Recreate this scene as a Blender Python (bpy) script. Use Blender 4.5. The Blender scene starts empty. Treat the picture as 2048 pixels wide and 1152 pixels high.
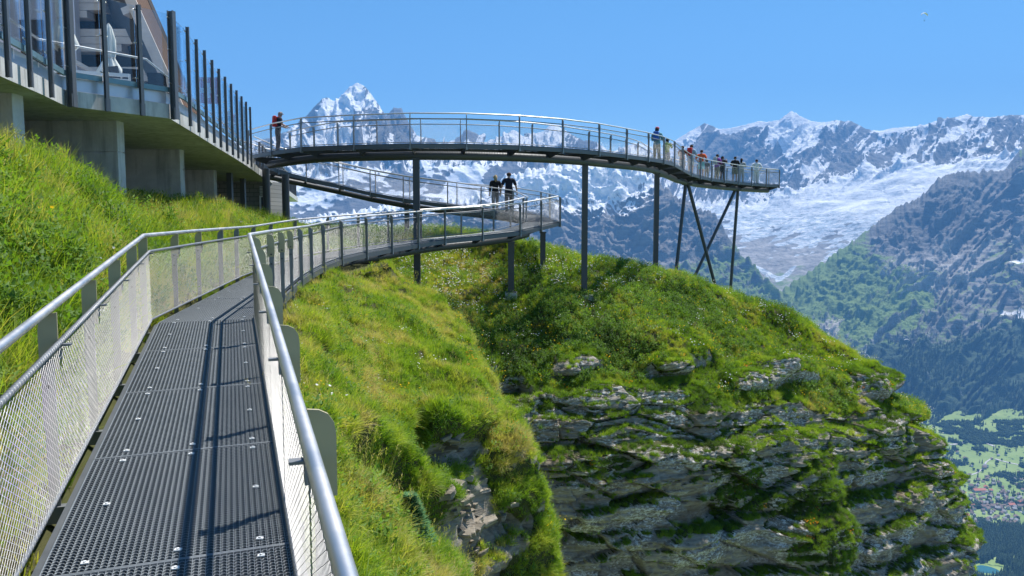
import bpy, bmesh, math, random
import numpy as np
from mathutils import Vector, Matrix
random.seed(7); RNG = np.random.default_rng(11)
scene = bpy.context.scene
COL = scene.collection
R = math.radians

# ------------------------------------------------------------------ camera
PITCH = R(5.0); FPX = 1600.0            # focal length in pixels of the 2048 px wide photograph
cam_d = bpy.data.cameras.new('camera'); cam = bpy.data.objects.new('camera', cam_d); COL.objects.link(cam)
cam_d.sensor_width = 36.0; cam_d.lens = FPX / 2048 * 36.0
cam_d.clip_start = 0.05; cam_d.clip_end = 60000
cam.location = (0, 0, 0); cam.rotation_euler = (R(90) - PITCH, 0, 0)
scene.camera = cam
# ------------------------------------------------------------------ world, sun, exposure
SUN_AZ, SUN_EL = R(41), R(63)            # azimuth measured to the right of the view direction
SKY_SAT = 1.2                            # the clear alpine blue of the photograph
world = bpy.data.worlds.new('World'); scene.world = world; world.use_nodes = True
wn = world.node_tree; wn.nodes.clear()
sky_t = wn.nodes.new('ShaderNodeTexSky'); sky_t.sky_type = 'NISHITA'; sky_t.sun_disc = False
sky_t.sun_elevation = SUN_EL; sky_t.sun_rotation = SUN_AZ; sky_t.altitude = 2500
sky_t.air_density = 1.0; sky_t.dust_density = 0.0; sky_t.ozone_density = 3.0
bgn = wn.nodes.new('ShaderNodeBackground'); bgn.inputs['Strength'].default_value = 0.102
won = wn.nodes.new('ShaderNodeOutputWorld')
hsv = wn.nodes.new('ShaderNodeHueSaturation'); hsv.inputs['Saturation'].default_value = SKY_SAT; hsv.inputs['Hue'].default_value = 0.491
wn.links.new(sky_t.outputs[0], hsv.inputs['Color']); wn.links.new(hsv.outputs[0], bgn.inputs[0]); wn.links.new(bgn.outputs[0], won.inputs[0])
sun_d = bpy.data.lights.new('sun', 'SUN'); sun = bpy.data.objects.new('sun', sun_d); COL.objects.link(sun)
sun_d.energy = 5.0; sun_d.angle = R(0.53); sun_d.color = (1.0, 0.96, 0.90)
SUN_DIR = Vector((math.cos(SUN_EL) * math.sin(SUN_AZ), math.cos(SUN_EL) * math.cos(SUN_AZ), math.sin(SUN_EL)))
sun.rotation_euler = (-SUN_DIR).to_track_quat('-Z', 'Y').to_euler(); sun.location = (20, 20, 60)
scene.view_settings.view_transform = 'Standard'; scene.view_settings.look = 'None'
scene.view_settings.exposure = 0.80; scene.view_settings.gamma = 1.0; scene.view_settings.use_curve_mapping = False
scene.render.engine = 'CYCLES'
cy = scene.cycles
cy.max_bounces = 6; cy.diffuse_bounces = 3; cy.glossy_bounces = 3; cy.transmission_bounces = 4
cy.transparent_max_bounces = 12; cy.volume_bounces = 0; cy.use_denoising = True
cy.caustics_reflective = False; cy.caustics_refractive = False; cy.sample_clamp_indirect = 4.0

# ------------------------------------------------------------------ helpers: pixels of the photograph <-> points in the place
CP, SP = math.cos(PITCH), math.sin(PITCH)
def at(u, v, y):
    """point on the line of sight of photo pixel (u, v) that lies y metres ahead"""
    u = np.asarray(u, float); v = np.asarray(v, float); y = np.asarray(y, float)
    cx = (u - 1024) / FPX; cyy = -(v - 576) / FPX
    wy = CP + cyy * SP; wz = cyy * CP - SP
    s = y / wy
    return np.stack([cx * s, y + 0 * s, wz * s], -1)
def pix(p):
    p = np.asarray(p, float)
    d = p[..., 1] * CP - p[..., 2] * SP; h = p[..., 1] * SP + p[..., 2] * CP
    return np.stack([1024 + FPX * p[..., 0] / d, 576 - FPX * h / d], -1)
def ss(a, b, x):
    t = np.clip((x - a) / (b - a), 0, 1); return t * t * (3 - 2 * t)

# ------------------------------------------------------------------ helpers: noise
_perm = np.random.default_rng(3).permutation(256); _perm = np.concatenate([_perm, _perm, _perm])
_g = np.random.default_rng(4).normal(size=(256, 3)); _g /= np.linalg.norm(_g, axis=1)[:, None]
def perlin(p):
    p = np.asarray(p, float); sh = p.shape[:-1]; p = p.reshape(-1, 3)
    i = np.floor(p).astype(int); f = p - i; i &= 255
    w = f * f * f * (f * (f * 6 - 15) + 10)
    out = 0
    for a in (0, 1):
        wa = w[:, 0] if a else 1 - w[:, 0]; pa = _perm[i[:, 0] + a]
        for b in (0, 1):
            wb = w[:, 1] if b else 1 - w[:, 1]; pb = _perm[pa + i[:, 1] + b]
            for c in (0, 1):
                wc = w[:, 2] if c else 1 - w[:, 2]; g = _g[_perm[pb + i[:, 2] + c]]
                out = out + wa * wb * wc * (g[:, 0] * (f[:, 0] - a) + g[:, 1] * (f[:, 1] - b) + g[:, 2] * (f[:, 2] - c))
    return (out * 1.5).reshape(sh)
def fbm(p, o=5, gain=0.5, lac=2.03):
    p = np.asarray(p, float); a, s, t = 1.0, 0, 0
    for k in range(o):
        s = s + a * perlin(p + 17.3 * k); t += a; a *= gain; p = p * lac
    return s / t
def ridged(p, o=5, gain=0.5, lac=2.07):
    p = np.asarray(p, float); a, s, t = 1.0, 0, 0; prev = 1.0
    for k in range(o):
        n = 1 - np.abs(perlin(p + 9.1 * k)) * 1.6; n = np.clip(n, 0, 1) ** 2
        s = s + a * n * prev; prev = np.clip(n * 1.4, 0, 1); t += a; a *= gain; p = p * lac
    return s / t
def cells(p2, seed=0):
    """2-D Worley cells: (random value of the nearest cell, distance to the border)"""
    p2 = np.asarray(p2, float); sh = p2.shape[:-1]; q = p2.reshape(-1, 2); i = np.floor(q).astype(int)
    best = np.full(len(q), 9.0); sec = np.full(len(q), 9.0); val = np.zeros(len(q))
    for dx in (-1, 0, 1):
        for dy in (-1, 0, 1):
            c = i + (dx, dy)
            h = (c[:, 0] * 73856093 ^ c[:, 1] * 19349663 ^ (seed * 83492791)) & 0xffffffff
            h = ((h ^ (h >> 13)) * 1274126177) & 0xffffffff; h = h ^ (h >> 16)
            jx = (h & 1023) / 1023.0; jy = ((h >> 10) & 1023) / 1023.0; rv = ((h >> 20) & 1023) / 1023.0
            d = np.hypot(c[:, 0] + jx - q[:, 0], c[:, 1] + jy - q[:, 1])
            m = d < best
            sec = np.where(m, best, np.minimum(sec, d)); val = np.where(m, rv, val); best = np.where(m, d, best)
    return val.reshape(sh), (sec - best).reshape(sh)
def crom(P, n):
    """Catmull-Rom resampling of control rows P (K, ...) to n samples"""
    P = np.asarray(P, float); K = len(P)
    t = np.linspace(0, K - 1, n); i = np.minimum(t.astype(int), K - 2); f = t - i
    f = f.reshape((-1,) + (1,) * (P.ndim - 1))
    E = np.concatenate([2 * P[:1] - P[1:2], P, 2 * P[-1:] - P[-2:-1]])
    a, b, c, d = E[i], E[i + 1], E[i + 2], E[i + 3]
    return 0.5 * (2 * b + (c - a) * f + (2 * a - 5 * b + 4 * c - d) * f ** 2 + (3 * b - a - 3 * c + d) * f ** 3)

# ------------------------------------------------------------------ helpers: meshes and objects
def mesh_np(name, V, Q, smooth=False):
    V = np.ascontiguousarray(V, dtype=np.float32).reshape(-1, 3); Q = np.ascontiguousarray(Q, dtype=np.int32)
    k = Q.shape[1]; me = bpy.data.meshes.new(name)
    me.vertices.add(len(V)); me.vertices.foreach_set('co', V.ravel())
    me.loops.add(Q.size); me.loops.foreach_set('vertex_index', Q.ravel())
    me.polygons.add(len(Q)); me.polygons.foreach_set('loop_start', np.arange(0, Q.size, k, dtype=np.int32))
    if smooth: me.polygons.foreach_set('use_smooth', np.ones(len(Q), bool))
    me.update(calc_edges=True)
    return me
def grid_quads(r, c):
    i = np.arange((r - 1) * (c - 1)); a = (i // (c - 1)) * c + i % (c - 1)
    return np.stack([a, a + c, a + c + 1, a + 1], 1)       # rows run away from or down, faces turn to the camera side
def fattr(me, name, arr):
    a = me.attributes.new(name, 'FLOAT', 'POINT'); a.data.foreach_set('value', np.ascontiguousarray(arr, dtype=np.float32).ravel())
def grid_normals(P):
    du = np.gradient(P, axis=1); dv = np.gradient(P, axis=0)
    n = np.cross(du, dv); n /= np.maximum(np.linalg.norm(n, axis=-1), 1e-9)[..., None]
    return n
def link(name, me, mat=None, parent=None):
    o = bpy.data.objects.new(name, me); COL.objects.link(o)
    if mat is not None and me is not None:
        if len(me.materials) == 0: me.materials.append(mat)
    if parent is not None: o.parent = parent
    return o
def tag(o, label=None, cat=None, group=None, kind=None):
    if label: o['label'] = label
    if cat: o['category'] = cat
    if group: o['group'] = group
    if kind: o['kind'] = kind
    return o
def empty(name, loc=(0, 0, 0), rz=0.0):
    o = bpy.data.objects.new(name, None); COL.objects.link(o); o.location = loc; o.rotation_euler = (0, 0, rz)
    o.empty_display_size = 0.2
    return o
def copy_tree(o, parent=None):
    c = o.copy(); COL.objects.link(c); c.parent = parent
    for ch in o.children: copy_tree(ch, c)
    return c
class MB:
    """collects simple solids; build() links them as one mesh object"""
    def __init__(s): s.v = []; s.f = []
    def add(s, verts, faces):
        b = len(s.v); s.v += [tuple(map(float, p)) for p in verts]; s.f += [tuple(b + i for i in f) for f in faces]; return s
    def box(s, c, size, ax=None):
        """ax: three unit axes (default world)"""
        ax = ax if ax is not None else ((1, 0, 0), (0, 1, 0), (0, 0, 1))
        c = np.asarray(c, float); A = [np.asarray(a, float) * h / 2 for a, h in zip(ax, size)]
        V = [c + sx * A[0] + sy * A[1] + sz * A[2] for sz in (-1, 1) for sy in (-1, 1) for sx in (-1, 1)]
        return s.add(V, [(0, 2, 3, 1), (4, 5, 7, 6), (0, 1, 5, 4), (1, 3, 7, 5), (3, 2, 6, 7), (2, 0, 4, 6)])
    def hexa(s, V): return s.add(V, [(0, 2, 3, 1), (4, 5, 7, 6), (0, 1, 5, 4), (1, 3, 7, 5), (3, 2, 6, 7), (2, 0, 4, 6)])
    def bar(s, p, q, w, h, up=(0, 0, 1)):
        p = np.asarray(p, float); q = np.asarray(q, float); d = q - p; L = np.linalg.norm(d); d /= L
        x = np.cross(d, up); x /= np.linalg.norm(x); z = np.cross(x, d)
        return s.box((p + q) / 2, (w, L, h), (x, d, z))
    def tube(s, pts, r, n=8, caps=True):
        pts = np.asarray(pts, float); K = len(pts); rr = np.broadcast_to(np.asarray(r, float), (K,))
        T = np.gradient(pts, axis=0); T /= np.linalg.norm(T, axis=1)[:, None]
        up = np.array((0, 0, 1.0)) if abs(T[0, 2]) < 0.9 else np.array((1.0, 0, 0))
        V = []
        for k in range(K):
            x = np.cross(T[k], up); x /= np.linalg.norm(x); z = np.cross(x, T[k]); up = z if abs(T[k, 2]) > 0.9 else up
            sc = 1.0
            if 0 < k < K - 1:
                a = pts[k] - pts[k - 1]; b = pts[k + 1] - pts[k]; c = np.dot(a, b) / (np.linalg.norm(a) * np.linalg.norm(b))
                sc = 1 / max(0.6, math.sqrt(max(0.0, (1 + c) / 2)))
            for j in range(n):
                t = 2 * math.pi * j / n; V.append(pts[k] + rr[k] * (x * math.cos(t) * sc + z * math.sin(t)))
        F = []
        for k in range(K - 1):
            for j in range(n):
                a = k * n + j; b = k * n + (j + 1) % n; F.append((a, b, b + n, a + n))
        if caps: F.append(tuple(range(n - 1, -1, -1))); F.append(tuple((K - 1) * n + j for j in range(n)))
        return s.add(V, F)
    def prism(s, poly, off):
        """poly: planar outline of 3-D points; off: extrusion vector"""
        poly = [np.asarray(p, float) for p in poly]; off = np.asarray(off, float); n = len(poly)
        V = poly + [p + off for p in poly]
        F = [tuple(range(n - 1, -1, -1)), tuple(range(n, 2 * n))] + [(i, (i + 1) % n, n + (i + 1) % n, n + i) for i in range(n)]
        return s.add(V, F)
    def mesh(s, name, smooth=False):
        me = bpy.data.meshes.new(name); me.from_pydata(s.v, [], s.f)
        if smooth: me.polygons.foreach_set('use_smooth', np.ones(len(me.polygons), bool))
        bm = bmesh.new(); bm.from_mesh(me); bmesh.ops.recalc_face_normals(bm, faces=bm.faces); bm.to_mesh(me); bm.free()
        me.update(); return me
    def build(s, name, mat, parent=None, smooth=False):
        return link(name, s.mesh(name, smooth), mat, parent)
def auto_smooth(o, ang=40):
    me = o.data
    bm = bmesh.new(); bm.from_mesh(me)
    for f in bm.faces: f.smooth = True
    for e in bm.edges: e.smooth = len(e.link_faces) == 2 and e.calc_face_angle(9) < R(ang)
    bm.to_mesh(me); bm.free(); return o

# ------------------------------------------------------------------ helpers: materials
class NT:
    def __init__(s, name):
        s.m = bpy.data.materials.new(name); s.m.use_nodes = True; s.t = s.m.node_tree; s.t.nodes.clear()
        s.out = s.n('ShaderNodeOutputMaterial')
    def n(s, typ, ins=None, **kw):
        nd = s.t.nodes.new(typ)
        for k, v in kw.items(): setattr(nd, k, v)
        for k, v in (ins or {}).items(): s.put(nd.inputs[k], v)
        return nd
    def put(s, sock, v):
        if isinstance(v, bpy.types.NodeSocket): s.t.links.new(v, sock)
        elif isinstance(v, bpy.types.Node): s.t.links.new(v.outputs[0], sock)
        else:
            if isinstance(v, (tuple, list)) and len(v) == 3 and sock.type == 'RGBA': v = (*v, 1)
            sock.default_value = v
    def noise(s, scale, det=4, rough=0.6, vec=None, dist=0.0):
        nd = s.n('ShaderNodeTexNoise', {'Scale': scale, 'Detail': det, 'Roughness': rough, 'Distortion': dist})
        if vec is not None: s.put(nd.inputs['Vector'], vec)
        return nd.outputs[0]
    def obj(s): return s.n('ShaderNodeTexCoord').outputs['Object']
    def pos(s): return s.n('ShaderNodeNewGeometry').outputs['Position']
    def map(s, vec, scale=(1, 1, 1), rot=(0, 0, 0), loc=(0, 0, 0)):
        nd = s.n('ShaderNodeMapping', {'Scale': scale, 'Rotation': rot, 'Location': loc}); s.put(nd.inputs['Vector'], vec); return nd.outputs[0]
    def ramp(s, fac, stops, interp='LINEAR'):
        nd = s.n('ShaderNodeValToRGB'); cr = nd.color_ramp; cr.interpolation = interp
        while len(cr.elements) < len(stops): cr.elements.new(0.5)
        for e, (p, c) in zip(cr.elements, stops):
            e.position = p; e.color = (*c, 1) if not isinstance(c, (int, float)) else (c, c, c, 1)
        s.put(nd.inputs[0], fac); return nd.outputs[0]
    def mix(s, fac, a, b, mode='MIX'):
        nd = s.n('ShaderNodeMix', data_type='RGBA', blend_type=mode)
        s.put(nd.inputs[0], fac); s.put(nd.inputs[6], a); s.put(nd.inputs[7], b); return nd.outputs[2]
    def math(s, op, a, b=0.0, c=None, clamp=False):
        nd = s.n('ShaderNodeMath', operation=op, use_clamp=clamp); s.put(nd.inputs[0], a); s.put(nd.inputs[1], b)
        if c is not None: s.put(nd.inputs[2], c)
        return nd.outputs[0]
    def rng(s, v, a, b, c=0.0, d=1.0):
        nd = s.n('ShaderNodeMapRange', {1: a, 2: b, 3: c, 4: d}); s.put(nd.inputs[0], v); return nd.outputs[0]
    def attr(s, name, kind='GEOMETRY', out='Fac'):
        return s.n('ShaderNodeAttribute', attribute_name=name, attribute_type=kind).outputs[out]
    def bump(s, h, strength=0.3, dist=0.02):
        nd = s.n('ShaderNodeBump', {'Strength': strength, 'Distance': dist}); s.put(nd.inputs['Height'], h); return nd.outputs[0]
    def done(s, sh): s.put(s.out.inputs['Surface'], sh); return s.m
    def pbr(s, col, rough=0.6, metal=0.0, normal=None, spec=0.5, **kw):
        ins = {'Base Color': col, 'Roughness': rough, 'Metallic': metal, 'Specular IOR Level': spec}; ins.update(kw)
        if normal is not None: ins['Normal'] = normal
        return s.done(s.n('ShaderNodeBsdfPrincipled', ins))
M = {}
def simple(name, col, rough=0.6, metal=0.0, var=0.12, scale=6.0, bump=0.0):
    t = NT(name); n = t.noise(scale, 5, 0.65, t.obj())
    lo = tuple(c * (1 - var) for c in col); hi = tuple(min(1, c * (1 + var)) for c in col)
    c = t.ramp(n, [(0.3, lo), (0.7, hi)])
    M[name] = t.pbr(c, t.rng(n, 0.3, 0.7, max(0.02, rough - 0.08), min(1, rough + 0.08)), metal, t.bump(n, bump, 0.01) if bump else None)
    return M[name]
# ================================================================== far mountains, glacier, valley
def interp(u, tab):
    tab = np.asarray(tab, float); return np.interp(u, tab[:, 0], tab[:, 1])
SKY = [(250, 300), (400, 288), (505, 281), (540, 276), (575, 262), (605, 239), (616, 228), (630, 212), (645, 197), (655, 195), (667, 202),
       (675, 199), (683, 191), (699, 174), (708, 169), (715, 165), (722, 169), (730, 173), (740, 185), (748, 196), (757, 209), (765, 221), (772, 231), (780, 224),
       (787, 215), (795, 217), (803, 216), (807, 225), (814, 239), (824, 256), (834, 271), (847, 275), (858, 276), (869, 278), (874, 286),
       (888, 285), (906, 281), (925, 268), (932, 265), (939, 267), (952, 276), (966, 284), (975, 284), (997, 277), (1012, 268), (1027, 259), (1034, 263),
       (1050, 276), (1069, 267), (1087, 263), (1097, 252), (1109, 249), (1125, 257), (1147, 271), (1166, 281), (1181, 281), (1197, 287),
       (1214, 299), (1225, 304), (1244, 296), (1266, 287), (1287, 287), (1310, 297), (1330, 294), (1345, 285), (1359, 275), (1379, 263), (1395, 254), (1410, 246),
       (1420, 250), (1432, 255), (1437, 258), (1456, 257), (1480, 252), (1500, 247), (1520, 242), (1534, 244), (1558, 240), (1570, 231), (1583, 222),
       (1592, 226), (1600, 232), (1622, 242), (1644, 245), (1653, 244), (1673, 240), (1690, 243), (1700, 241), (1712, 247), (1722, 252), (1731, 258), (1759, 262),
       (1784, 256), (1825, 253), (1844, 251), (1866, 244), (1887, 237), (1900, 237), (1916, 233), (1934, 228), (1942, 231), (1950, 234), (1966, 233), (1980, 235), (1994, 233),
       (2010, 231), (2022, 230), (2048, 230), (2100, 238), (2200, 225), (2350, 240)]
V1 = [(250, 345), (600, 340), (850, 332), (1000, 325), (1200, 335), (1330, 380), (1400, 402), (1500, 406), (1600, 388), (1650, 372), (1700, 352),
      (1750, 340), (1800, 327), (1870, 316), (1960, 312), (2048, 300), (2350, 300)]
D0 = [(250, 10000), (600, 10300), (715, 10600), (840, 10900), (900, 12200), (1200, 12400), (1330, 12300), (1500, 12400), (1700, 12200), (1900, 11300), (2048, 10600), (2350, 10000)]
D1 = [(250, 8600), (850, 8900), (1200, 9600), (1330, 9900), (1500, 9900), (1700, 9600), (1900, 9100), (2048, 8600), (2350, 8400)]
V2 = [(250, 520), (1200, 520), (1400, 560), (1550, 610), (1700, 600), (2048, 560), (2350, 560)]
D2 = [(250, 7400), (1200, 7600), (1400, 7300), (1550, 6700), (1800, 7000), (2350, 7200)]

def blob(u, v, cu, cv, ru, rv, rot=0.0, soft=0.35):
    a = R(rot); du, dv = u - cu, v - cv
    x = (du * math.cos(a) + dv * math.sin(a)) / ru; y = (-du * math.sin(a) + dv * math.cos(a)) / rv
    return 1 - ss(1 - soft, 1 + soft, np.hypot(x, y))

def mountain_material():
    t = NT('mountain_rock_snow'); p = t.pos()
    n1 = t.noise(0.004, 6, 0.62, p); n2 = t.noise(0.02, 5, 0.65, p)
    strata = t.noise(0.012, 5, 0.6, t.map(p, (0.5, 0.5, 3.0), (R(8), R(-14), 0)))
    rock = t.ramp(strata, [(0.30, (0.05, 0.05, 0.052)), (0.5, (0.12, 0.115, 0.11)), (0.70, (0.23, 0.215, 0.20))])
    rock = t.mix(t.rng(n2, 0.35, 0.65), rock, (0.06, 0.06, 0.063))
    pale = t.mix(t.rng(strata, 0.3, 0.7), (0.27, 0.255, 0.24), (0.52, 0.495, 0.47))
    rock = t.mix(t.math('MULTIPLY', t.attr('pale'), t.rng(n2, 0.25, 0.6)), rock, pale)
    gn = t.math('ADD', t.attr('green'), t.math('MULTIPLY', t.math('SUBTRACT', t.noise(0.007, 6, 0.66, p), 0.5), 1.6))
    grass = t.mix(n1, (0.09, 0.15, 0.04), (0.18, 0.25, 0.075))
    c = t.mix(t.rng(gn, 0.35, 0.65), rock, grass)
    fn = t.math('ADD', t.attr('forest'), t.math('MULTIPLY', t.math('SUBTRACT', n2, 0.5), 1.2))
    c = t.mix(t.rng(fn, 0.4, 0.6), c, (0.04, 0.068, 0.036))
    ice = t.mix(t.rng(n1, 0.35, 0.65), (0.80, 0.82, 0.85), (0.9, 0.9, 0.9))
    grey_ice = t.mix(t.rng(n2, 0.35, 0.6), (0.17, 0.20, 0.24), (0.48, 0.56, 0.64))  # grey-blue ice and crevasse lines drawn as colour
    crv = t.noise(0.006, 7, 0.72, t.map(p, (0.8, 1.6, 4), (0, R(12), R(20))), 1.2); ice = t.mix(t.math('MULTIPLY', t.attr('grey_ice'), t.rng(crv, t.rng(t.attr('grey_ice'), 0.5, 1.0, 0.46, 0.36), t.rng(t.attr('grey_ice'), 0.5, 1.0, 0.58, 0.52))), ice, grey_ice)
    sn = t.math('ADD', t.attr('snow'), t.math('MULTIPLY', t.math('SUBTRACT', t.noise(0.016, 6, 0.66, t.map(p, (1, 1, 0.6))), 0.5), 0.38))
    sn = t.rng(sn, 0.46, 0.54)
    c = t.mix(sn, c, ice)
    M['mountain'] = t.pbr(c, 0.85, 0, t.bump(t.mix(0.5, n2, strata), 0.9, 25.0), 0.15)
mountain_material()

def sheet(name, P, masks, smooth=True, cut=None):
    r, c = P.shape[:2]; Q = grid_quads(r, c)
    if cut is not None: Q = Q[cut.reshape(-1)]
    me = mesh_np(name, P, Q, smooth)
    for k, a in masks.items(): fattr(me, k, a)
    o = link(name, me, M['mountain']); return tag(o, kind='structure')

def back_range():
    nu = 1150; u = np.linspace(420, 2180, nu); nt = 270
    tt = np.concatenate([np.linspace(-0.06, -0.01, 4), np.linspace(0, 1, nt)]); U, T = np.meshgrid(u, tt)
    v0, v1, v2 = interp(u, SKY), interp(u, V1), interp(u, V2); d0, d1, d2 = interp(u, D0), interp(u, D1), interp(u, D2)
    a = 0.55; tw = np.clip(T / a, 0, 1); tg = np.clip((T - a) / (1 - a), 0, 1)
    V = v0 + (v1 - v0) * tw + (v2 - v1) * tg
    D = d0 + (d1 - d0) * tw ** 1.15 + (d2 - d1) * tg
    P = at(U, V, D)
    back = np.clip(-T, 0, 1)[..., None]; P = P + back * np.array((0, 14000, -16000.0))
    wall = 1 - ss(0.5, 0.62, T); edge = ss(0.0, 0.10, T)
    # ribs run down from the crest and lean to the lower left on the long wall at the right
    lean = ss(1250, 1500, U) * 1.15
    q = np.stack([(U + lean * (V - 250)) / 46.0, V / 120.0, U * 0 + 3.3], -1)
    wq = q + 0.35 * np.stack([perlin(q * 1.7), perlin(q * 1.7 + 40), q[..., 0] * 0], -1)
    rib = ridged(wq, 5, 0.55); world_n = fbm(P / 900.0, 5)
    fine = ridged(P / np.array((420.0, 420.0, 600.0)) + 5, 5, 0.6); crisp = ridged(P / 130.0 + 3, 3, 0.6)
    left = 1 - ss(1180, 1330, U)
    amp = wall * (260 * (rib - 0.42) + 120 * world_n + 95 * (fine - 0.4) + 22 * (crisp - 0.4)) + (1 - wall) * (
        left * (190 * (ridged(P / 1500.0 + 2.2, 5, 0.55) - 0.4) + 90 * world_n) + (1 - left) * (55 * world_n + 16 * (fine - 0.4) + 24 * perlin(np.stack([U / 60 + V / 50, V / 14 + U / 130, U * 0], -1)) - 20 * ss(0.70, 0.95, ridged(np.stack([U / 46 + V / 30, V / 10.0 + U / 75, U * 0], -1), 3)) * ss(0.0, 0.3, fbm(np.stack([U / 70, V / 30, U * 0 + 8], -1), 2))))
    nrm = grid_normals(P); nrm *= np.sign(nrm[..., 2:3] + 1e-9)
    P = P + nrm * (amp * edge)[..., None]
    P[..., 2] += (1 - edge) * 16 * fbm(np.stack([U / 6, U * 0, U * 0 + 1], -1), 3) * (T >= 0)
    n2 = grid_normals(P); n2 *= np.sign(n2[..., 2:3] + 1e-9)
    # ---- snow
    sq = np.stack([(U + lean * (V - 250)) / 26.0, V / 80.0 + U / 400.0, U * 0 + 9.3], -1); sq = sq + 0.3 * np.stack([perlin(sq * 1.3), perlin(sq * 1.3 + 30), sq[..., 0] * 0], -1); gul = ridged(sq, 4, 0.6)
    b = wall * (-0.20 - 0.10 * ss(1330, 1400, U) + 0.55 * ss(0.35, 0.62, gul) - 0.25 * (rib - 0.4))
    b += 1.0 * blob(U, V, 676, 230, 32, 62, 33) + 0.6 * blob(U, V, 640, 278, 70, 22, -8) + 0.3 * blob(U, V, 706, 182, 12, 22, 20)
    b -= 0.22 * blob(U, V, 775, 260, 55, 55) + 0.35 * blob(U, V, 640, 205, 18, 22, 20) + 0.5 * blob(U, V, 795, 238, 30, 34)
    b += 0.75 * blob(U, V, 1022, 276, 17, 24, 35) + 0.75 * blob(U, V, 1104, 270, 24, 26, 10) + 0.3 * blob(U, V, 1000, 300, 160, 12)
    b -= 0.55 * blob(U, V, 935, 280, 22, 16) + 0.35 * blob(U, V, 1160, 292, 26, 14)
    b += left * ss(308, 335, V) * (-0.04 + 0.85 * fbm(np.stack([U / 70 + V / 60, V / 28, U * 0 + 6], -1), 4))
    b -= left * 0.5 * (blob(U, V, 1015, 372, 46, 40, -15) + blob(U, V, 815, 362, 34, 20) + blob(U, V, 700, 430, 120, 22, -12) + blob(U, V, 1090, 350, 60, 30) + blob(U, V, 1210, 345, 60, 30))
    b += left * 0.35 * blob(U, V, 930, 370, 40, 40)
    cap = (1 - ss(3, 13, V - interp(U, SKY))) * ss(1425, 1450, U) * (1 - ss(1640, 1670, U)); b += 1.0 * cap
    b += 0.6 * (1 - ss(2, 9, V - interp(U, SKY))) * ss(1735, 1760, U) * (1 - ss(1850, 1880, U))
    b += 1.0 * blob(U, V, 1372, 276, 34, 17, -33, 0.2) + 1.5 * blob(U, V, 1590, 258, 48, 38, 10) + 0.5 * blob(U, V, 1585, 290, 22, 20) + 0.5 * blob(U, V, 1545, 285, 18, 24, 25)
    b -= 0.55 * blob(U, V, 1440, 290, 55, 28, 14) + 0.3 * blob(U, V, 1480, 320, 110, 55) + 0.12 * blob(U, V, 1760, 310, 110, 50)
    glac = ss(1335, 1375, U) * ss(-6, 4, V - interp(U, V1) + 6 * perlin(np.stack([U / 15, V / 15, U * 0], -1))) * (1 - ss(448, 535, V + 0.10 * (1700 - U) + 110 * fbm(np.stack([U / 40 + V / 30, V / 10 + U / 60, U * 0 + 2], -1), 4)))
    b += glac * 1.2
    icef = fbm(np.stack([U / 40 + V / 30, V / 10 + U / 60, U * 0 + 2], -1), 4); b -= (1 - left) * ss(440, 530, V + 0.10 * (1700 - U) + 100 * icef) * 1.0
    b += 0.9 * (blob(U, V, 1532, 543, 34, 7, 25, 0.5) + blob(U, V, 1572, 548, 30, 6, -35, 0.5))
    rockisl = ss(0.20, 0.32, fbm(np.stack([U / 42 + V / 60, V / 11 + U / 90, U * 0 + 4], -1), 4)) * ss(1380, 1420, U)
    snow = 0.5 + b + 0.75 * (n2[..., 2] - 0.55) * (1 - glac) + 0.28 * world_n - glac * 1.05 * rockisl
    grey_ice = (1 - left) * (0.5 + 0.5 * ss(405, 450, V + 0.06 * (1700 - U))) + left * 0.3
    green = (1 - left) * ss(490, 570, V) * 0.45
    pale = 0.25 + 0.6 * (1 - left) * ss(440, 500, V)
    for nm, sel in (('mountain', (U[:-1, :-1] < 1335) | (T[:-1, :-1] < 0.55)), ('glacier', (U[:-1, :-1] >= 1335) & (T[:-1, :-1] >= 0.55))):
        sheet(nm, P, dict(snow=snow, grey_ice=grey_ice, green=green, pale=pale, forest=U * 0), cut=sel)
back_range()

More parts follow.
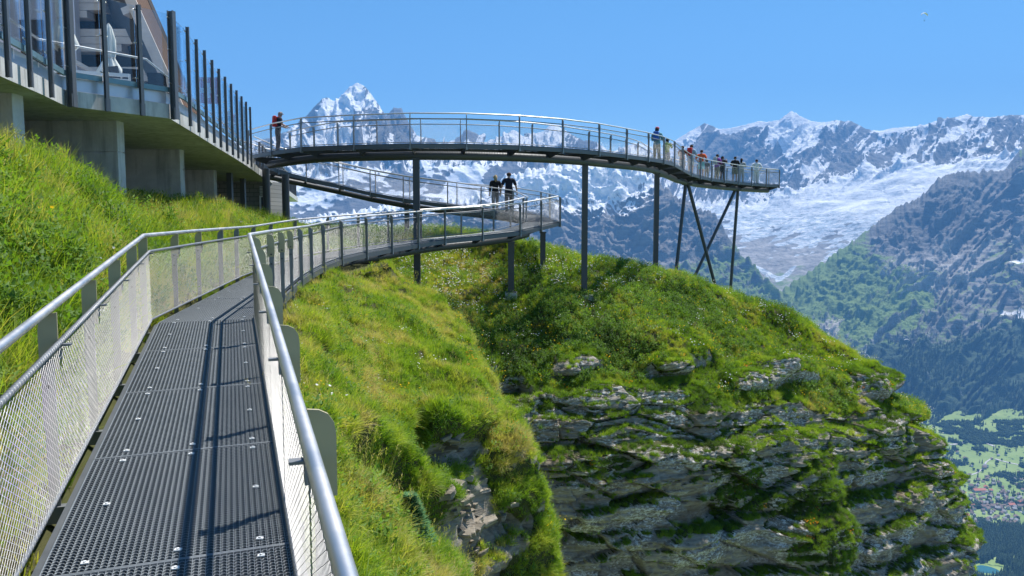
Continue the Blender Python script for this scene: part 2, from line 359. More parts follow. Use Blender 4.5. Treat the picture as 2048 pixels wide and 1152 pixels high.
def front_mountain(name, U0, U1, top, dtop, vbot, dbot, nu, nt, amps, maskf, seed=0.0, prof=1.0, lean=0.0):
    u = np.linspace(U0, U1, nu); tt = np.concatenate([np.linspace(-0.08, -0.02, 4), np.linspace(0, 1, nt)])
    U, T = np.meshgrid(u, tt); Tc = np.clip(T, 0, 1)
    V = interp(u, top) + (interp(u, vbot) - interp(u, top)) * Tc
    D = interp(u, dtop) + (interp(u, dbot) - interp(u, dtop)) * Tc ** prof
    P = at(U, V, D); P = P + np.clip(-T, 0, 1)[..., None] * np.array((0, 9000, -7000.0))
    edge = ss(0.0, 0.07, T)
    q = np.stack([(U + lean * (V - 400)) / 75.0 + seed, V / 85.0 + U / 240.0, U * 0 + seed], -1)
    q = q + 0.55 * np.stack([perlin(q * 1.5 + 7), perlin(q * 1.5 + 70), q[..., 0] * 0], -1)
    rib = 0.6 * ridged(q, 5, 0.55) + 0.4 * ridged(q * np.array((2.3, 0.9, 1.0)) + 3.1, 5, 0.6); wn_ = fbm(P / 700.0 + seed, 5); fine = ridged(P / 260.0 + seed, 5, 0.6)
    st = (P[..., 2] * 0.8 + P[..., 0] * (0.30 if lean > 0.6 else 0.05)) / 75.0 + 1.6 * fbm(P / 420.0, 3); stf = st - np.floor(st)
    terr = ss(0.55, 0.95, stf) - stf                       # cliff bands and benches
    a = amps
    amp = a[0] * (rib - 0.42) + a[1] * wn_ + a[2] * (fine - 0.4) + a[3] * terr
    nrm = grid_normals(P); nrm *= np.sign(nrm[..., 2:3] + 1e-9)
    P = P + nrm * (amp * edge)[..., None]
    P[..., 2] += (1 - edge) * a[2] * 0.9 * fbm(np.stack([U / 9, U * 0, U * 0 + seed], -1), 4) * (T >= 0)
    n2 = grid_normals(P); n2 *= np.sign(n2[..., 2:3] + 1e-9)
    o = sheet(name, P, maskf(U, V, P, n2, wn_, fine)); o['_'] = 0; del o['_']
    return U, V, P, n2

CT = [(430, 445), (600, 438), (700, 426), (760, 412), (850, 402), (930, 398), (985, 372), (1010, 352), (1060, 340), (1130, 326), (1200, 318), (1250, 326), (1290, 342),
      (1320, 366), (1345, 388), (1370, 402), (1400, 415), (1425, 424), (1442, 436), (1450, 468), (1475, 497), (1500, 522), (1545, 568), (1590, 618), (1640, 662), (1720, 740)]
def mask_c(U, V, P, n, wn_, fine):
    lv = V + 26 * wn_
    snow = 0.20 + 0.42 * (1 - ss(400, 455, lv)) * (1 - ss(1240, 1330, U)) + 0.30 * (1 - ss(365, 420, lv)) + 0.55 * (n[..., 2] - 0.6) + 0.25 * wn_
    snow += 0.40 * (1 - ss(700, 960, U)) * (1 - ss(455, 520, lv)) * (0.3 + 1.2 * ss(0.30, 0.6, ridged(np.stack([(U + 2.2 * V) / 150.0, (V - 0.45 * U * -1) / 26.0, U * 0 + 2], -1), 3)))
    snow -= 0.6 * ss(450, 500, V) + 0.45 * ss(1300, 1350, U)
    green = 0.95 * ss(470, 540, V + 0.35 * (U - 1400)) * ss(1290, 1360, U) * (0.55 + 0.8 * (n[..., 2] - 0.45)) + 0.45 * ss(560, 640, V)
    return dict(snow=snow, green=green, pale=0.35 + 0 * U, forest=0.20 * ss(560, 640, V), grey_ice=0 * U + 0.1)
front_mountain('mountain', 430, 1720, CT, [(430, 7600), (900, 7400), (1200, 7000), (1440, 6400), (1590, 5600), (1720, 5000)],
               [(430, 700), (1300, 720), (1600, 790), (1720, 860)], [(430, 5200), (1200, 4900), (1600, 4300), (1720, 4200)],
               760, 230, (130, 150, 90, 44), mask_c, 4.7, 1.0, 0.5)

FT = [(1490, 640), (1530, 604), (1560, 582), (1600, 556), (1650, 522), (1690, 492), (1720, 471), (1760, 441), (1800, 411), (1830, 400), (1850, 386), (1866, 366), (1880, 355), (1900, 346),
      (1925, 345), (1940, 341), (1958, 345), (1975, 338), (2000, 342), (2022, 336), (2030, 318), (2040, 300), (2052, 288), (2100, 262), (2200, 240)]
def mask_f(U, V, P, n, wn_, fine):
    cliff = blob(U, V, 1890, 440, 130, 90, -25, 0.6) + blob(U, V, 1655, 650, 26, 40, 20, 0.5)
    green = 0.8 * blob(U, V, 1740, 600, 140, 70, -20, 0.8) + 0.7 * blob(U, V, 1640, 560, 100, 45, -38, 0.8) + 0.25 + 0.9 * (n[..., 2] - 0.6) - 0.6 * cliff + 0.3 * wn_
    pale = 1.1 * blob(U, V, 1660, 640, 120, 40, -38, 0.7) + 0.8 * blob(U, V, 1830, 545, 170, 50, -12, 0.8) + 0.7 * blob(U, V, 1720, 690, 50, 26, -20) + 0.45 - 0.3 * np.clip(cliff, 0, 1)
    forest = 0.72 * ss(630, 720, V + 0.28 * (U - 1850) + 60 * wn_) * ss(1680, 1760, U)
    snow = 0.05 + 0.5 * (blob(U, V, 2045, 620, 40, 14, 30) + blob(U, V, 2040, 522, 36, 7, -20)) + 0.35 * blob(U, V, 1975, 400, 70, 14, -10) * (n[..., 2] > 0.6)
    return dict(snow=snow, green=green, pale=pale, forest=forest, grey_ice=0 * U)
FU, FV, FP, FN = front_mountain('mountain', 1490, 2200, FT, [(1490, 5800), (1560, 6000), (1800, 6700), (1950, 6900), (2040, 7300), (2200, 7600)],
               [(1490, 800), (1700, 860), (1900, 892), (2200, 900)], [(1490, 4300), (1800, 4150), (2200, 4050)],
               520, 300, (150, 85, 60, 22), mask_f, 9.2, 0.85, 0.8)

# ---- valley floor: one sheet below everything, finer where it shows
def valley():
    xs = np.concatenate([np.linspace(-9000, 300, 20), np.linspace(400, 3600, 220), np.linspace(3800, 9000, 14)])
    ys = np.concatenate([np.linspace(-3000, 1700, 12), np.linspace(1800, 4700, 220), np.linspace(4900, 15000, 14)])
    X, Y = np.meshgrid(xs, ys); P = np.stack([X, Y, 0 * X], -1)
    Z = -1165 + 22 * fbm(P / 500.0, 4) + 60 * ss(3500, 4500, Y) * 1.0 + 70 * (1 - ss(2200, 3000, Y))
    P[..., 2] = Z
    return X, Y, P
VX, VY, VPn = valley()
def valley_z(x, y):
    p = np.stack([np.asarray(x, float), np.asarray(y, float), 0 * np.asarray(x, float)], -1)
    return -1165 + 22 * fbm(p / 500.0, 4) + 60 * ss(3500, 4500, p[..., 1]) + 70 * (1 - ss(2200, 3000, p[..., 1]))
t = NT('valley_meadow'); p = t.pos(); n1 = t.noise(0.006, 4, 0.6, p); n2 = t.noise(0.03, 4, 0.6, p)
vor = t.n('ShaderNodeTexVoronoi', {'Scale': 0.008}, feature='F1'); t.put(vor.inputs['Vector'], t.map(p, (1, 1, 0)))
c = t.mix(t.rng(n1, 0.35, 0.65), (0.17, 0.26, 0.075), (0.26, 0.35, 0.11))
c = t.mix(0.35, c, t.mix(vor.outputs['Color'], (0.13, 0.20, 0.06), (0.32, 0.37, 0.16)))
c = t.mix(t.rng(n2, 0.60, 0.66), c, (0.05, 0.085, 0.03))
M['meadow'] = t.pbr(c, 0.9, 0, None, 0.1)
vo = link('valley_floor', mesh_np('valley_floor', VPn, grid_quads(*VX.shape)[:, ::-1], True), M['meadow']); tag(vo, kind='structure')

# ---- haze: even air round the whole place
def haze(dens):
    b = MB(); b.box((1000, 6500, 600), (22000, 19000, 4100)); o = b.build('haze', None)
    t = NT('haze_air'); v = t.n('ShaderNodeVolumePrincipled', {'Color': (0.18, 0.48, 1.0, 1), 'Density': dens, 'Anisotropy': 0.0})
    t.put(t.out.inputs['Volume'], v); o.data.materials.append(t.m); tag(o, kind='stuff'); return o
haze(7.0e-5)
# ================================================================== the steel cliff walk
def steel(name, col, rough, metal, var=0.15, sc=9.0):
    t = NT(name); o = t.obj(); n = t.noise(sc, 5, 0.65, o); n2 = t.noise(sc * 0.13, 3, 0.5, o)
    c = t.mix(n, tuple(c * (1 - var) for c in col), tuple(min(1, c * (1 + var)) for c in col))
    c = t.mix(t.rng(n2, 0.55, 0.75, 0, 0.35), c, tuple(x * 0.7 for x in col))
    M[name] = t.pbr(c, t.rng(n, 0.3, 0.7, rough - 0.07, rough + 0.09), metal)
steel('galvanised', (0.24, 0.25, 0.26), 0.48, 0.6)
steel('shaded_galv', (0.11, 0.12, 0.128), 0.5, 0.4)  # galvanised steel darkened: shaded side of the deck edges put into the colour
steel('grating', (0.085, 0.098, 0.106), 0.5, 0.4, 0.2)
steel('worn_edge', (0.22, 0.24, 0.252), 0.45, 0.5, 0.1)
steel('dark_steel', (0.062, 0.068, 0.075), 0.5, 0.25)
steel('stainless', (0.70, 0.67, 0.63), 0.43, 1.0, 0.02, 3)
steel('wire', (0.40, 0.40, 0.40), 0.38, 0.8, 0.06)
steel('plate', (0.46, 0.40, 0.25), 0.5, 0.35, 0.1)  # olive of the grass reflected in galvanised steel put into the colour
steel('clamp_metal', (0.74, 0.74, 0.72), 0.5, 0.2, 0.05)
def concrete():
    t = NT('concrete'); o = t.pos(); n = t.noise(1.3, 6, 0.68, o); st = t.noise(2.2, 5, 0.6, t.map(o, (2.2, 2.2, 0.22))); pit = t.noise(30, 2, 0.5, o)
    c = t.mix(t.rng(n, 0.3, 0.7), (0.40, 0.40, 0.385), (0.62, 0.615, 0.60)); c = t.mix(t.rng(st, 0.50, 0.68, 0, 0.6), c, (0.19, 0.187, 0.178)); c = t.mix(t.rng(t.noise(0.5, 3, 0.6, o), 0.55, 0.7, 0, 0.2), c, (0.26, 0.26, 0.20))
    M['concrete'] = t.pbr(c, 0.88, 0, t.bump(t.mix(0.3, n, pit), 0.3, 0.01))
concrete()
simple('concrete_footing', (0.44, 0.43, 0.40), 0.9, 0, 0.2, 4.0, 0.3)

def unit(v): v = np.asarray(v, float); return v / np.linalg.norm(v)
UPV = np.array((0, 0, 1.0))
RAIL_H, MESH_H = 1.05, 0.86

def post_meshes(near):
    b = MB(); b.box((0.045, 0, 0.28), (0.06 if near else 0.075, 0.014 if near else 0.03, 1.0)); b.box((0.035, 0, -0.17), (0.11, 0.06, 0.10))
    if near: b.box((0.045, 0.016, 0.55), (0.07, 0.012, 0.42))
    lower = b.mesh('post')
    b = MB(); zt = 1.03; z0 = 0.70 if near else 0.78; pr = [(-0.012, z0), (0.09, z0), (0.09, zt - 0.10), (0.083, zt - 0.055), (0.062, zt - 0.022), (0.03, zt - 0.005), (-0.012, zt)]
    b.prism([(x, -0.008, z) for x, z in pr], (0, 0.016 if near else 0.02, 0)); plate = b.mesh('post_plate')
    bolt = []
    for z in (0.735, 0.60):
        b = MB(); b.tube([(0.045, -0.03, z), (0.045, 0.035, z)], 0.013, 6); bolt.append(b.mesh('bolt'))
    b = MB(); b.box((-0.045, 0, 0.84), (0.07, 0.05, 0.012)); b.box((-0.02, 0, 0.80), (0.012, 0.05, 0.09)); clip = b.mesh('tube_bracket')
    return lower, plate, bolt, clip
PM = {True: post_meshes(True), False: post_meshes(False)}

def polyline(pts):
    pts = np.asarray(pts, float); seg = np.linalg.norm(np.diff(pts, axis=0), axis=1); return pts, np.concatenate([[0], np.cumsum(seg)])
def along(pts, s):
    P, S = polyline(pts); return np.stack([np.interp(s, S, P[:, k]) for k in range(3)], -1)

def grating(A0, A1, B0, B1, pitch_l, pitch_c, zig, depth=0.028, wt=0.0032):
    """open steel grating between edge A (A0 to A1) and edge B (B0 to B1)"""
    A0, A1, B0, B1 = map(lambda p: np.asarray(p, float), (A0, A1, B0, B1))
    f = lambda s, w: (A0 * (1 - s) + A1 * s) * (1 - w) + (B0 * (1 - s) + B1 * s) * w
    W = np.linalg.norm(B0 - A0); L = np.linalg.norm((A1 + B1 - A0 - B0) / 2); nl = max(3, int(W / pitch_l)); nc = max(3, int(L / pitch_c))
    b = MB(); dz = np.array((0, 0, -depth)); V = []; F = []
    def ribbon(p, q, w, d, drop=0.0):
        t = unit(q - p); x = unit(np.cross(t, UPV)) * w / 2; o = np.array((0, 0, -drop)); k = len(V)
        V.extend([p - x + o, q - x + o, q + x + o, p + x + o, p - x + o + d, q - x + o + d, q + x + o + d, p + x + o + d])
        F.extend([(k, k + 3, k + 2, k + 1), (k, k + 1, k + 5, k + 4), (k + 3, k + 7, k + 6, k + 2)])
    for i in range(nl + 1):
        w = 0.004 + 0.992 * i / nl; ribbon(f(0.002, w), f(0.998, w), (wt * 0.85 if zig else wt) if 0 < i < nl else wt * 2.2, dz * (0.6 if zig else 1.0))
    for j in range(nc + 1):
        s = 0.004 + 0.992 * j / nc
        if j in (0, nc): ribbon(f(s, 0.002), f(s, 0.998), wt * 3.0, dz, -0.0015); continue
        if zig:
            for i in range(nl):
                for k, (wa, wb, sa, sb) in enumerate(((0.0, 0.35, -1, 1), (0.35, 0.65, 1, 1), (0.65, 1.0, 1, -1))):
                    e = 0.26 * (0.992 / nc)
                    ribbon(f(s + sa * e * (1 if k != 1 else 1), (i + wa) / nl), f(s + sb * e, (i + wb) / nl), wt * 1.25, dz * 0.5, 0.0006)
        else: ribbon(f(s, 0.0), f(s, 1.0), wt * 0.9, dz * 0.7, 0.002)
    me = mesh_np('grating_panel', np.array(V), np.array(F)); me.materials.append(M['grating']); me.materials.append(M['worn_edge'])
    mi = np.zeros(len(F), np.int32); mi[0:3 * (nl + 1):3] = 1; mi[3 * (nl + 1)::3] = 1; me.polygons.foreach_set('material_index', mi); return me

def wire_panel(p0, p1, h0, h1, r=0.0010, dx=0.07, dzc=0.04):
    """diagonal rope mesh between the base points p0, p1 from height h0 to h1"""
    p0 = np.asarray(p0, float); p1 = np.asarray(p1, float); L = np.linalg.norm(p1 - p0); H = h1 - h0; k = dx / dzc
    t = unit(p1 - p0); n = unit(np.cross(t, UPV)); V = []; F = []
    run = H * k
    for sgn in (1, -1):
        for s0 in np.arange(-run if sgn > 0 else 0, L if sgn > 0 else L + run, dx) + 0.03:
            za, zb = 0.0, H
            sa, sb = s0, s0 + sgn * run
            # clip to 0..L
            lo, hi = 0.0, 1.0
            d = sb - sa
            for bound, side in ((0, 1), (L, -1)):
                va = side * (sa - bound); vb = side * (sb - bound)
                if va < 0 and vb < 0: lo, hi = 1, 0; break
                if va < 0: lo = max(lo, va / (va - vb))
                elif vb < 0: hi = min(hi, va / (va - vb))
            if hi - lo < 0.01: continue
            q = [p0 + t * (sa + d * a) + UPV * (h0 + H * a) for a in (lo, hi)]
            td = unit(q[1] - q[0]); x = unit(np.cross(td, n)); o = n * (0.0012 * sgn); kk = len(V)
            for c in q:
                for a in (0.5, 2.6, 4.7): V.append(c + o + r * (x * math.cos(a) + n * math.sin(a)))
            for j in range(3):
                a, b_ = kk + j, kk + (j + 1) % 3; F.append((a, b_, b_ + 3, a + 3))
    return mesh_np('wire_mesh', np.array(V), np.array(F))

def helix(pts, r, step, wire):
    P, S = polyline(pts); n = int(S[-1] / step * 7); s = np.linspace(0, S[-1], n); C = along(pts, s)
    T = np.gradient(C, axis=0); T /= np.linalg.norm(T, axis=1)[:, None]; x = np.cross(T, UPV); x /= np.linalg.norm(x, axis=1)[:, None]; z = np.cross(x, T)
    a = s / step * 2 * math.pi; O = x * np.cos(a)[:, None] + z * np.sin(a)[:, None]
    V = []; Cn = C + O * (r + wire * 0.6)
    for k, (da, db) in enumerate(((0, 1), (0.87, -0.5), (-0.87, -0.5))): V.append(Cn + T * da * wire + O * db * wire)
    V = np.stack(V, 1).reshape(-1, 3); F = []
    for i in range(n - 1):
        for j in range(3): F.append((3 * i + j, 3 * i + (j + 1) % 3, 3 * i + 3 + (j + 1) % 3, 3 * i + 3 + j))
    return mesh_np('binding_wire', V, np.array(F))

def offset_in(edge, other, d):
    """edge polyline moved d metres towards the other edge"""
    E = np.asarray(edge, float); T = np.gradient(E, axis=0); T[:, 2] = 0; T /= np.linalg.norm(T, axis=1)[:, None]
    N = np.stack([T[:, 1], -T[:, 0], 0 * T[:, 0]], 1); mid = np.asarray(other, float).mean(0) - E.mean(0)
    if np.dot(N.mean(0), mid) < 0: N = -N
    return E + N * d

def railing(th, edge, other, posts, near_len=0.0, rail_r=0.024, oh=0.045, om=0.012, wire_r=0.0010):
    """handrail, mesh and posts along one edge; posts: distances along the edge"""
    E = np.asarray(edge, float); rail = offset_in(E, other, oh) + UPV * RAIL_H
    b = MB(); b.tube(rail, rail_r, 16 if near_len else 10); auto_smooth(b.build('handrail', M['stainless'], th), 50)
    I = offset_in(E, other, om)
    if oh < 0: E = offset_in(E, other, oh + 0.03)
    for h, rr, nm in ((MESH_H, 0.017, 'mesh_tube'), (0.04, 0.013, 'mesh_tube')):
        b = MB(); b.tube(I + UPV * h, rr, 8); auto_smooth(b.build(nm, M['galvanised'], th), 50)
    P, S = polyline(I)
    for k in range(len(I) - 1):
        L = np.linalg.norm(I[k + 1] - I[k]); n = max(1, int(round(L / 3.2)))
        for j in range(n):
            a, c = I[k] + (I[k + 1] - I[k]) * (j / n), I[k] + (I[k + 1] - I[k]) * ((j + 1) / n)
            o = link('wire_mesh', wire_panel(a, c, 0.04, MESH_H, wire_r), M['wire'], th); o['kind'] = 'stuff'
    Pe, Se = polyline(E)
    for s in posts:
        p = along(E, s); k = min(max(np.searchsorted(Se, s) - 1, 0), len(E) - 2)
        ka = min(max(np.searchsorted(Se, s - 0.05) - 1, 0), len(E) - 2); kb = min(max(np.searchsorted(Se, s + 0.05) - 1, 0), len(E) - 2)
        t = unit(unit(E[ka + 1] - E[ka]) + unit(E[kb + 1] - E[kb])); n = np.array((t[1], -t[0], 0)); mid = np.asarray(other, float)
        near_o = mid[np.argmin(np.linalg.norm(mid - p, axis=1))]
        if np.dot(n, near_o - p) > 0: n = -n
        near = s < near_len; lo, pl, bo, cl = PM[near]
        o = link('post', lo, M['galvanised'], th); o.location = p + np.array((0, 0, 0)); o.rotation_euler = (0, 0, math.atan2(n[1], n[0]))
        q = link('post_plate', pl, M['plate'] if near else M['galvanised'], o)
        if near:
            [link('bolt', m_, M['dark_steel'], o) for m_ in bo]; link('tube_bracket', cl, M['galvanised'], o)
    return I

def column(th, top, bot, w, footing=None, round_=False, name='column'):
    b = MB(); top = np.asarray(top, float); bot = np.asarray(bot, float)
    if round_: b.tube([bot, top], w / 2, 14)
    else:
        b.box(((top + bot) / 2), (w, w, top[2] - bot[2])); b.box(top + np.array((0, 0, -0.03)), (w * 1.25, w * 1.25, 0.05)); b.box(top + np.array((0, 0, -0.35)), (w * 1.12, w * 1.12, 0.03))
    c = b.build(name, M['dark_steel'], th)
    if round_: auto_smooth(c, 50)
    if footing:
        fx, fz = footing; b = MB(); z0 = bot[2]; s = fx / 2; t = s * 0.86
        b.hexa([bot + np.array((sx * s, sy * s, -fz)) for sy in (-1, 1) for sx in (-1, 1)] + [bot + np.array((sx * t, sy * t, 0.12)) for sy in (-1, 1) for sx in (-1, 1)])
        b.build('footing', M['concrete_footing'], c)
    return c

def walkway(name, label, Lp, Rp, seams_near=0, fine=False, pipe=(0.15, -0.36), pipe_range=None, brackets=True, near_bays=0):
    """Lp, Rp: matching deck-edge stations"""
    th = empty(name); tag(th, label, 'walkway', 'sections of the steel cliff walk')
    Lp = np.asarray(Lp, float); Rp = np.asarray(Rp, float); K = len(Lp)
    for k in range(K - 1):
        near = k < near_bays
        me = grating(Lp[k], Lp[k + 1], Rp[k], Rp[k + 1], 0.031 if near else 0.05, 0.03 if near else 0.06, near, wt=0.0036 if near else 0.006)
        link('grating_panel', me, M['grating'], th)
    for E, Oth in ((Lp, Rp), (Rp, Lp)):
        I = offset_in(E, Oth, 0.0) - UPV * 0.10; b = MB(); out = offset_in(E, Oth, -0.025) - UPV * 0.10
        for k in range(K - 1): b.bar(out[k], out[k + 1], 0.04, 0.14)
        b.build('edge_beam', M['shaded_galv'], th)
    C = (Lp + Rp) / 2 + UPV * pipe[1]
    if pipe[0]:
        a, z = pipe_range or (0, K - 1)
        b = MB(); b.tube(C[a:z + 1], pipe[0], 14); auto_smooth(b.build('pipe_beam', M['dark_steel'], th), 50)
    if brackets:
        for k in range(K):
            a, z = pipe_range or (0, K - 1)
            if not a <= k <= z: continue
            l, r, c = Lp[k] - UPV * 0.06, Rp[k] - UPV * 0.06, C[k]
            t = unit((Lp[min(k + 1, K - 1)] + Rp[min(k + 1, K - 1)]) - (Lp[max(k - 1, 0)] + Rp[max(k - 1, 0)])) * 0.012
            b = MB(); w = unit(r - l); b.prism([l - t, r - t, r - UPV * 0.10 - t, c + w * 0.12 - t, c - w * 0.12 - t, l - UPV * 0.10 - t], 2 * t)
            b.box((l + r) / 2 - UPV * 0.03, (np.linalg.norm(r - l), 0.10, 0.02), (w, unit(np.cross(UPV, w)), UPV))
            b.build('cross_bracket', M['dark_steel'], th)
    return th

# ------------------------------------------------------------------ lower walkway, from the camera to the hairpin
def zd_near(y): return -1.888 + 0.0639 * y
ynr = [10.03 - 1.52 * k for k in range(8, -1, -1)]
Rn = [(0.265 - 0.3495 * y, y, zd_near(y - 0.2)) for y in ynr]
Ln = [(-0.955 - 0.346 * (y - 0.42), y - 0.42, zd_near(y - 0.2)) for y in ynr]
Rf = [(-3.66, 12.4, -1.25), (-4.08, 14.7, -1.25), (-4.40, 16.5, -1.25), (-4.66, 18.4, -1.24), (-4.80, 20.2, -1.19), (-4.72, 22.0, -1.10), (-4.36, 23.8, -1.01), (-3.86, 25.5, -0.93),
      (-3.20, 27.1, -0.84), (-2.40, 28.4, -0.74), (-1.10, 29.4, -0.63), (0.28, 30.6, -0.49), (1.13, 32.0, -0.33), (1.96, 33.3, -0.15)]
Lf = [(-4.78, 12.4, -1.25), (-5.22, 14.75, -1.25), (-5.56, 16.6, -1.25), (-5.82, 18.5, -1.24), (-5.96, 20.3, -1.19), (-5.88, 22.3, -1.10), (-5.44, 24.35, -1.01), (-4.86, 26.2, -0.93),
      (-4.14, 27.9, -0.84), (-3.16, 29.4, -0.74), (-1.75, 30.6, -0.63), (-0.55, 31.9, -0.49), (0.1, 33.3, -0.33), (0.65, 34.5, -0.17)]
LR, LL = Rn + Rf, Ln + Lf
lower = walkway('walkway', 'lower grated walkway running from the foreground to the hairpin above the grassy hill', LL, LR, near_bays=11, pipe=(0.13, -0.33), pipe_range=(11, len(LL) - 2))
_, SR = polyline(LR); _, SL = polyline(LL)
kR, kL = SR[8], SL[8]                       # the kink
def post_at_y(edge, ys): P, S = polyline(edge); return [float(np.interp(y, P[:, 1], S)) for y in ys]
railing(lower, LR, LL, post_at_y(LR, [-0.2, 1.25, 2.85, 4.4, 5.85, 7.25, 8.65, 9.95]) + [kR + d for d in (1.45, 2.9, 4.45)] + list(SR[11:]), near_len=kR + 5, rail_r=0.025, wire_r=0.0013)
railing(lower, LL, LR, post_at_y(LL, [0.1, 1.55, 3.0, 4.65, 6.0, 7.3, 8.55, 9.6]) + [kL + d for d in (1.6, 3.2)] + list(SL[10:]), near_len=kL + 5, rail_r=0.025, oh=-0.13, om=-0.075, wire_r=0.0014)
for E, O, om_ in ((LR, LL, 0.012), (LL, LR, -0.075)):
    I = offset_in(E, O, om_)[:9]
    for h, rr in ((MESH_H, 0.017), (0.04, 0.013)):
        link('binding_wire', helix(I + UPV * h, rr, 0.045, 0.0016), M['wire'], lower)['kind'] = 'stuff'
# little clamps that hold the gratings
cb = MB(); cb.box((0, 0, 0.004), (0.034, 0.028, 0.006)); cb.tube([(0, 0, 0.006), (0, 0, 0.013)], 0.008, 6); cm = cb.mesh('clamp')
for k in range(10):
    A0, A1, B0, B1 = (np.array(p) for p in (LL[k], LL[k + 1], LR[k], LR[k + 1]))
    for s, w in ((0.06, 0.16), (0.06, 0.52), (0.06, 0.86), (0.5, 0.16), (0.5, 0.86), (0.94, 0.16), (0.94, 0.52), (0.94, 0.86)):
        if s == 0.5 and w == 0.52: continue
        p = (A0 * (1 - s) + A1 * s) * (1 - w) + (B0 * (1 - s) + B1 * s) * w
        o = link('clamp', cm, M['clamp_metal'], lower); o.location = p; o.rotation_euler = (0, 0, R(19) + random.uniform(-.2, .2))
# ------------------------------------------------------------------ ramp behind, from the hairpin up to the left
RN = [(0.65, 34.5, -0.17), (0.08, 35.5, 0.15), (-1.37, 36.0, 0.37), (-2.9, 36.5, 0.60), (-5.0, 37.2, 0.90), (-6.6, 37.6, 1.20), (-8.1, 37.8, 1.55), (-9.6, 37.6, 1.90), (-10.7, 36.9, 2.20), (-11.4, 35.8, 2.55)]
RF = [(1.96, 33.3, -0.15), (1.30, 36.8, 0.15), (0.0, 37.5, 0.37), (-2.6, 37.9, 0.60), (-4.9, 38.5, 0.90), (-6.6, 38.9, 1.20), (-8.2, 39.1, 1.55), (-9.9, 38.9, 1.90), (-11.6, 37.9, 2.20), (-12.6, 36.4, 2.55)]
ramp = walkway('walkway', 'steep ramp behind, climbing from the hairpin to the upper walkway by the terrace', RN, RF, pipe=(0.13, -0.33), pipe_range=(1, 9))
_, S1 = polyline(RN); _, S2 = polyline(RF)
railing(ramp, RN, RF, list(S1[:-1])); railing(ramp, RF, RN, [1.9] + list(S2[1:-1]))

# ------------------------------------------------------------------ upper walkway to the viewing platform
UN = [(-10.9, 33.6), (-9.3, 31.4), (-7.67, 29.6), (-5.6, 28.8), (-3.55, 28.3), (-1.6, 28.4), (0.25, 29.0), (1.85, 30.0), (3.35, 31.4), (4.66, 33.1), (5.85, 34.9), (6.85, 36.7), (7.8, 39.0),
      (8.9, 42.3), (9.9, 44.8), (10.8, 46.4), (11.8, 47.9), (13.0, 49.5), (14.3, 51.1), (15.6, 52.6), (17.0, 54.0), (18.2, 55.0)]
UZ = [2.60] * 10 + [2.62, 2.64, 2.66, 2.62, 2.5, 2.42, 2.36, 2.33, 2.30, 2.28, 2.26, 2.25]
UNp = np.array([(x, y, z) for (x, y), z in zip(UN, UZ)])
UFp = offset_in(UNp, UNp + np.array((-3.0, 6.0, 0)), 1.7)
upper = walkway('walkway', 'upper curved walkway with a viewing platform at its far end on tall columns', UFp, UNp, pipe=(0.16, -0.36))
_, S1 = polyline(UNp); _, S2 = polyline(UFp)
railing(upper, UNp, UFp, list(S1)); railing(upper, UFp, UNp, list(S2))
endE = np.array([UNp[-1], UFp[-1]]); railing(upper, endE, np.array([UNp[-2], UFp[-2]]), [0.8])
umid = (UNp + UFp) / 2
# ================================================================== near ground: the bank and spur beside the walkway, the hill with its cliff
def ground_material():
    t = NT('turf_and_slate'); p = t.pos()
    sv = t.map(p, (0.55, 0.55, 5.0), (R(4), R(-7), 0)); strata = t.noise(1.6, 7, 0.68, sv, 0.6); st2 = t.noise(6.0, 5, 0.7, sv, 0.3)
    big = t.noise(0.5, 4, 0.6, p); mid_ = t.noise(2.4, 5, 0.65, p)
    rock = t.ramp(strata, [(0.25, (0.068, 0.054, 0.038)), (0.42, (0.26, 0.222, 0.172)), (0.60, (0.40, 0.355, 0.285)), (0.8, (0.54, 0.485, 0.405))])
    rock = t.mix(t.rng(st2, 0.3, 0.7, 0, 0.55), rock, (0.08, 0.072, 0.06))
    rock = t.mix(t.rng(big, 0.55, 0.68, 0, 0.55), rock, (0.21, 0.145, 0.075))
    lich = t.math('MULTIPLY', t.rng(t.noise(7.5, 6, 0.75, t.map(p, (1, 1, 2.2))), 0.50, 0.56), t.rng(t.noise(0.55, 4, 0.6, t.map(p, (1, 1, 1.6), loc=(3, 0, 1))), 0.44, 0.56))
    rock = t.mix(t.math('MULTIPLY', lich, t.attr('lich')), rock, (0.68, 0.66, 0.61))
    soil = t.mix(mid_, (0.030, 0.042, 0.012), (0.085, 0.085, 0.03)); soil = t.mix(t.rng(big, 0.5, 0.7), soil, (0.06, 0.05, 0.025))
    g = t.math('ADD', t.attr('veg'), t.math('MULTIPLY', t.math('SUBTRACT', mid_, 0.5), 0.8)); g = t.rng(g, 0.50, 0.62)
    c = t.mix(g, rock, soil)
    h = t.math('ADD', t.math('MULTIPLY', strata, 1.0), t.math('MULTIPLY', st2, 0.5))
    M['ground'] = t.pbr(c, 0.9, 0, t.bump(h, 0.8, 0.06), 0.2)
ground_material()

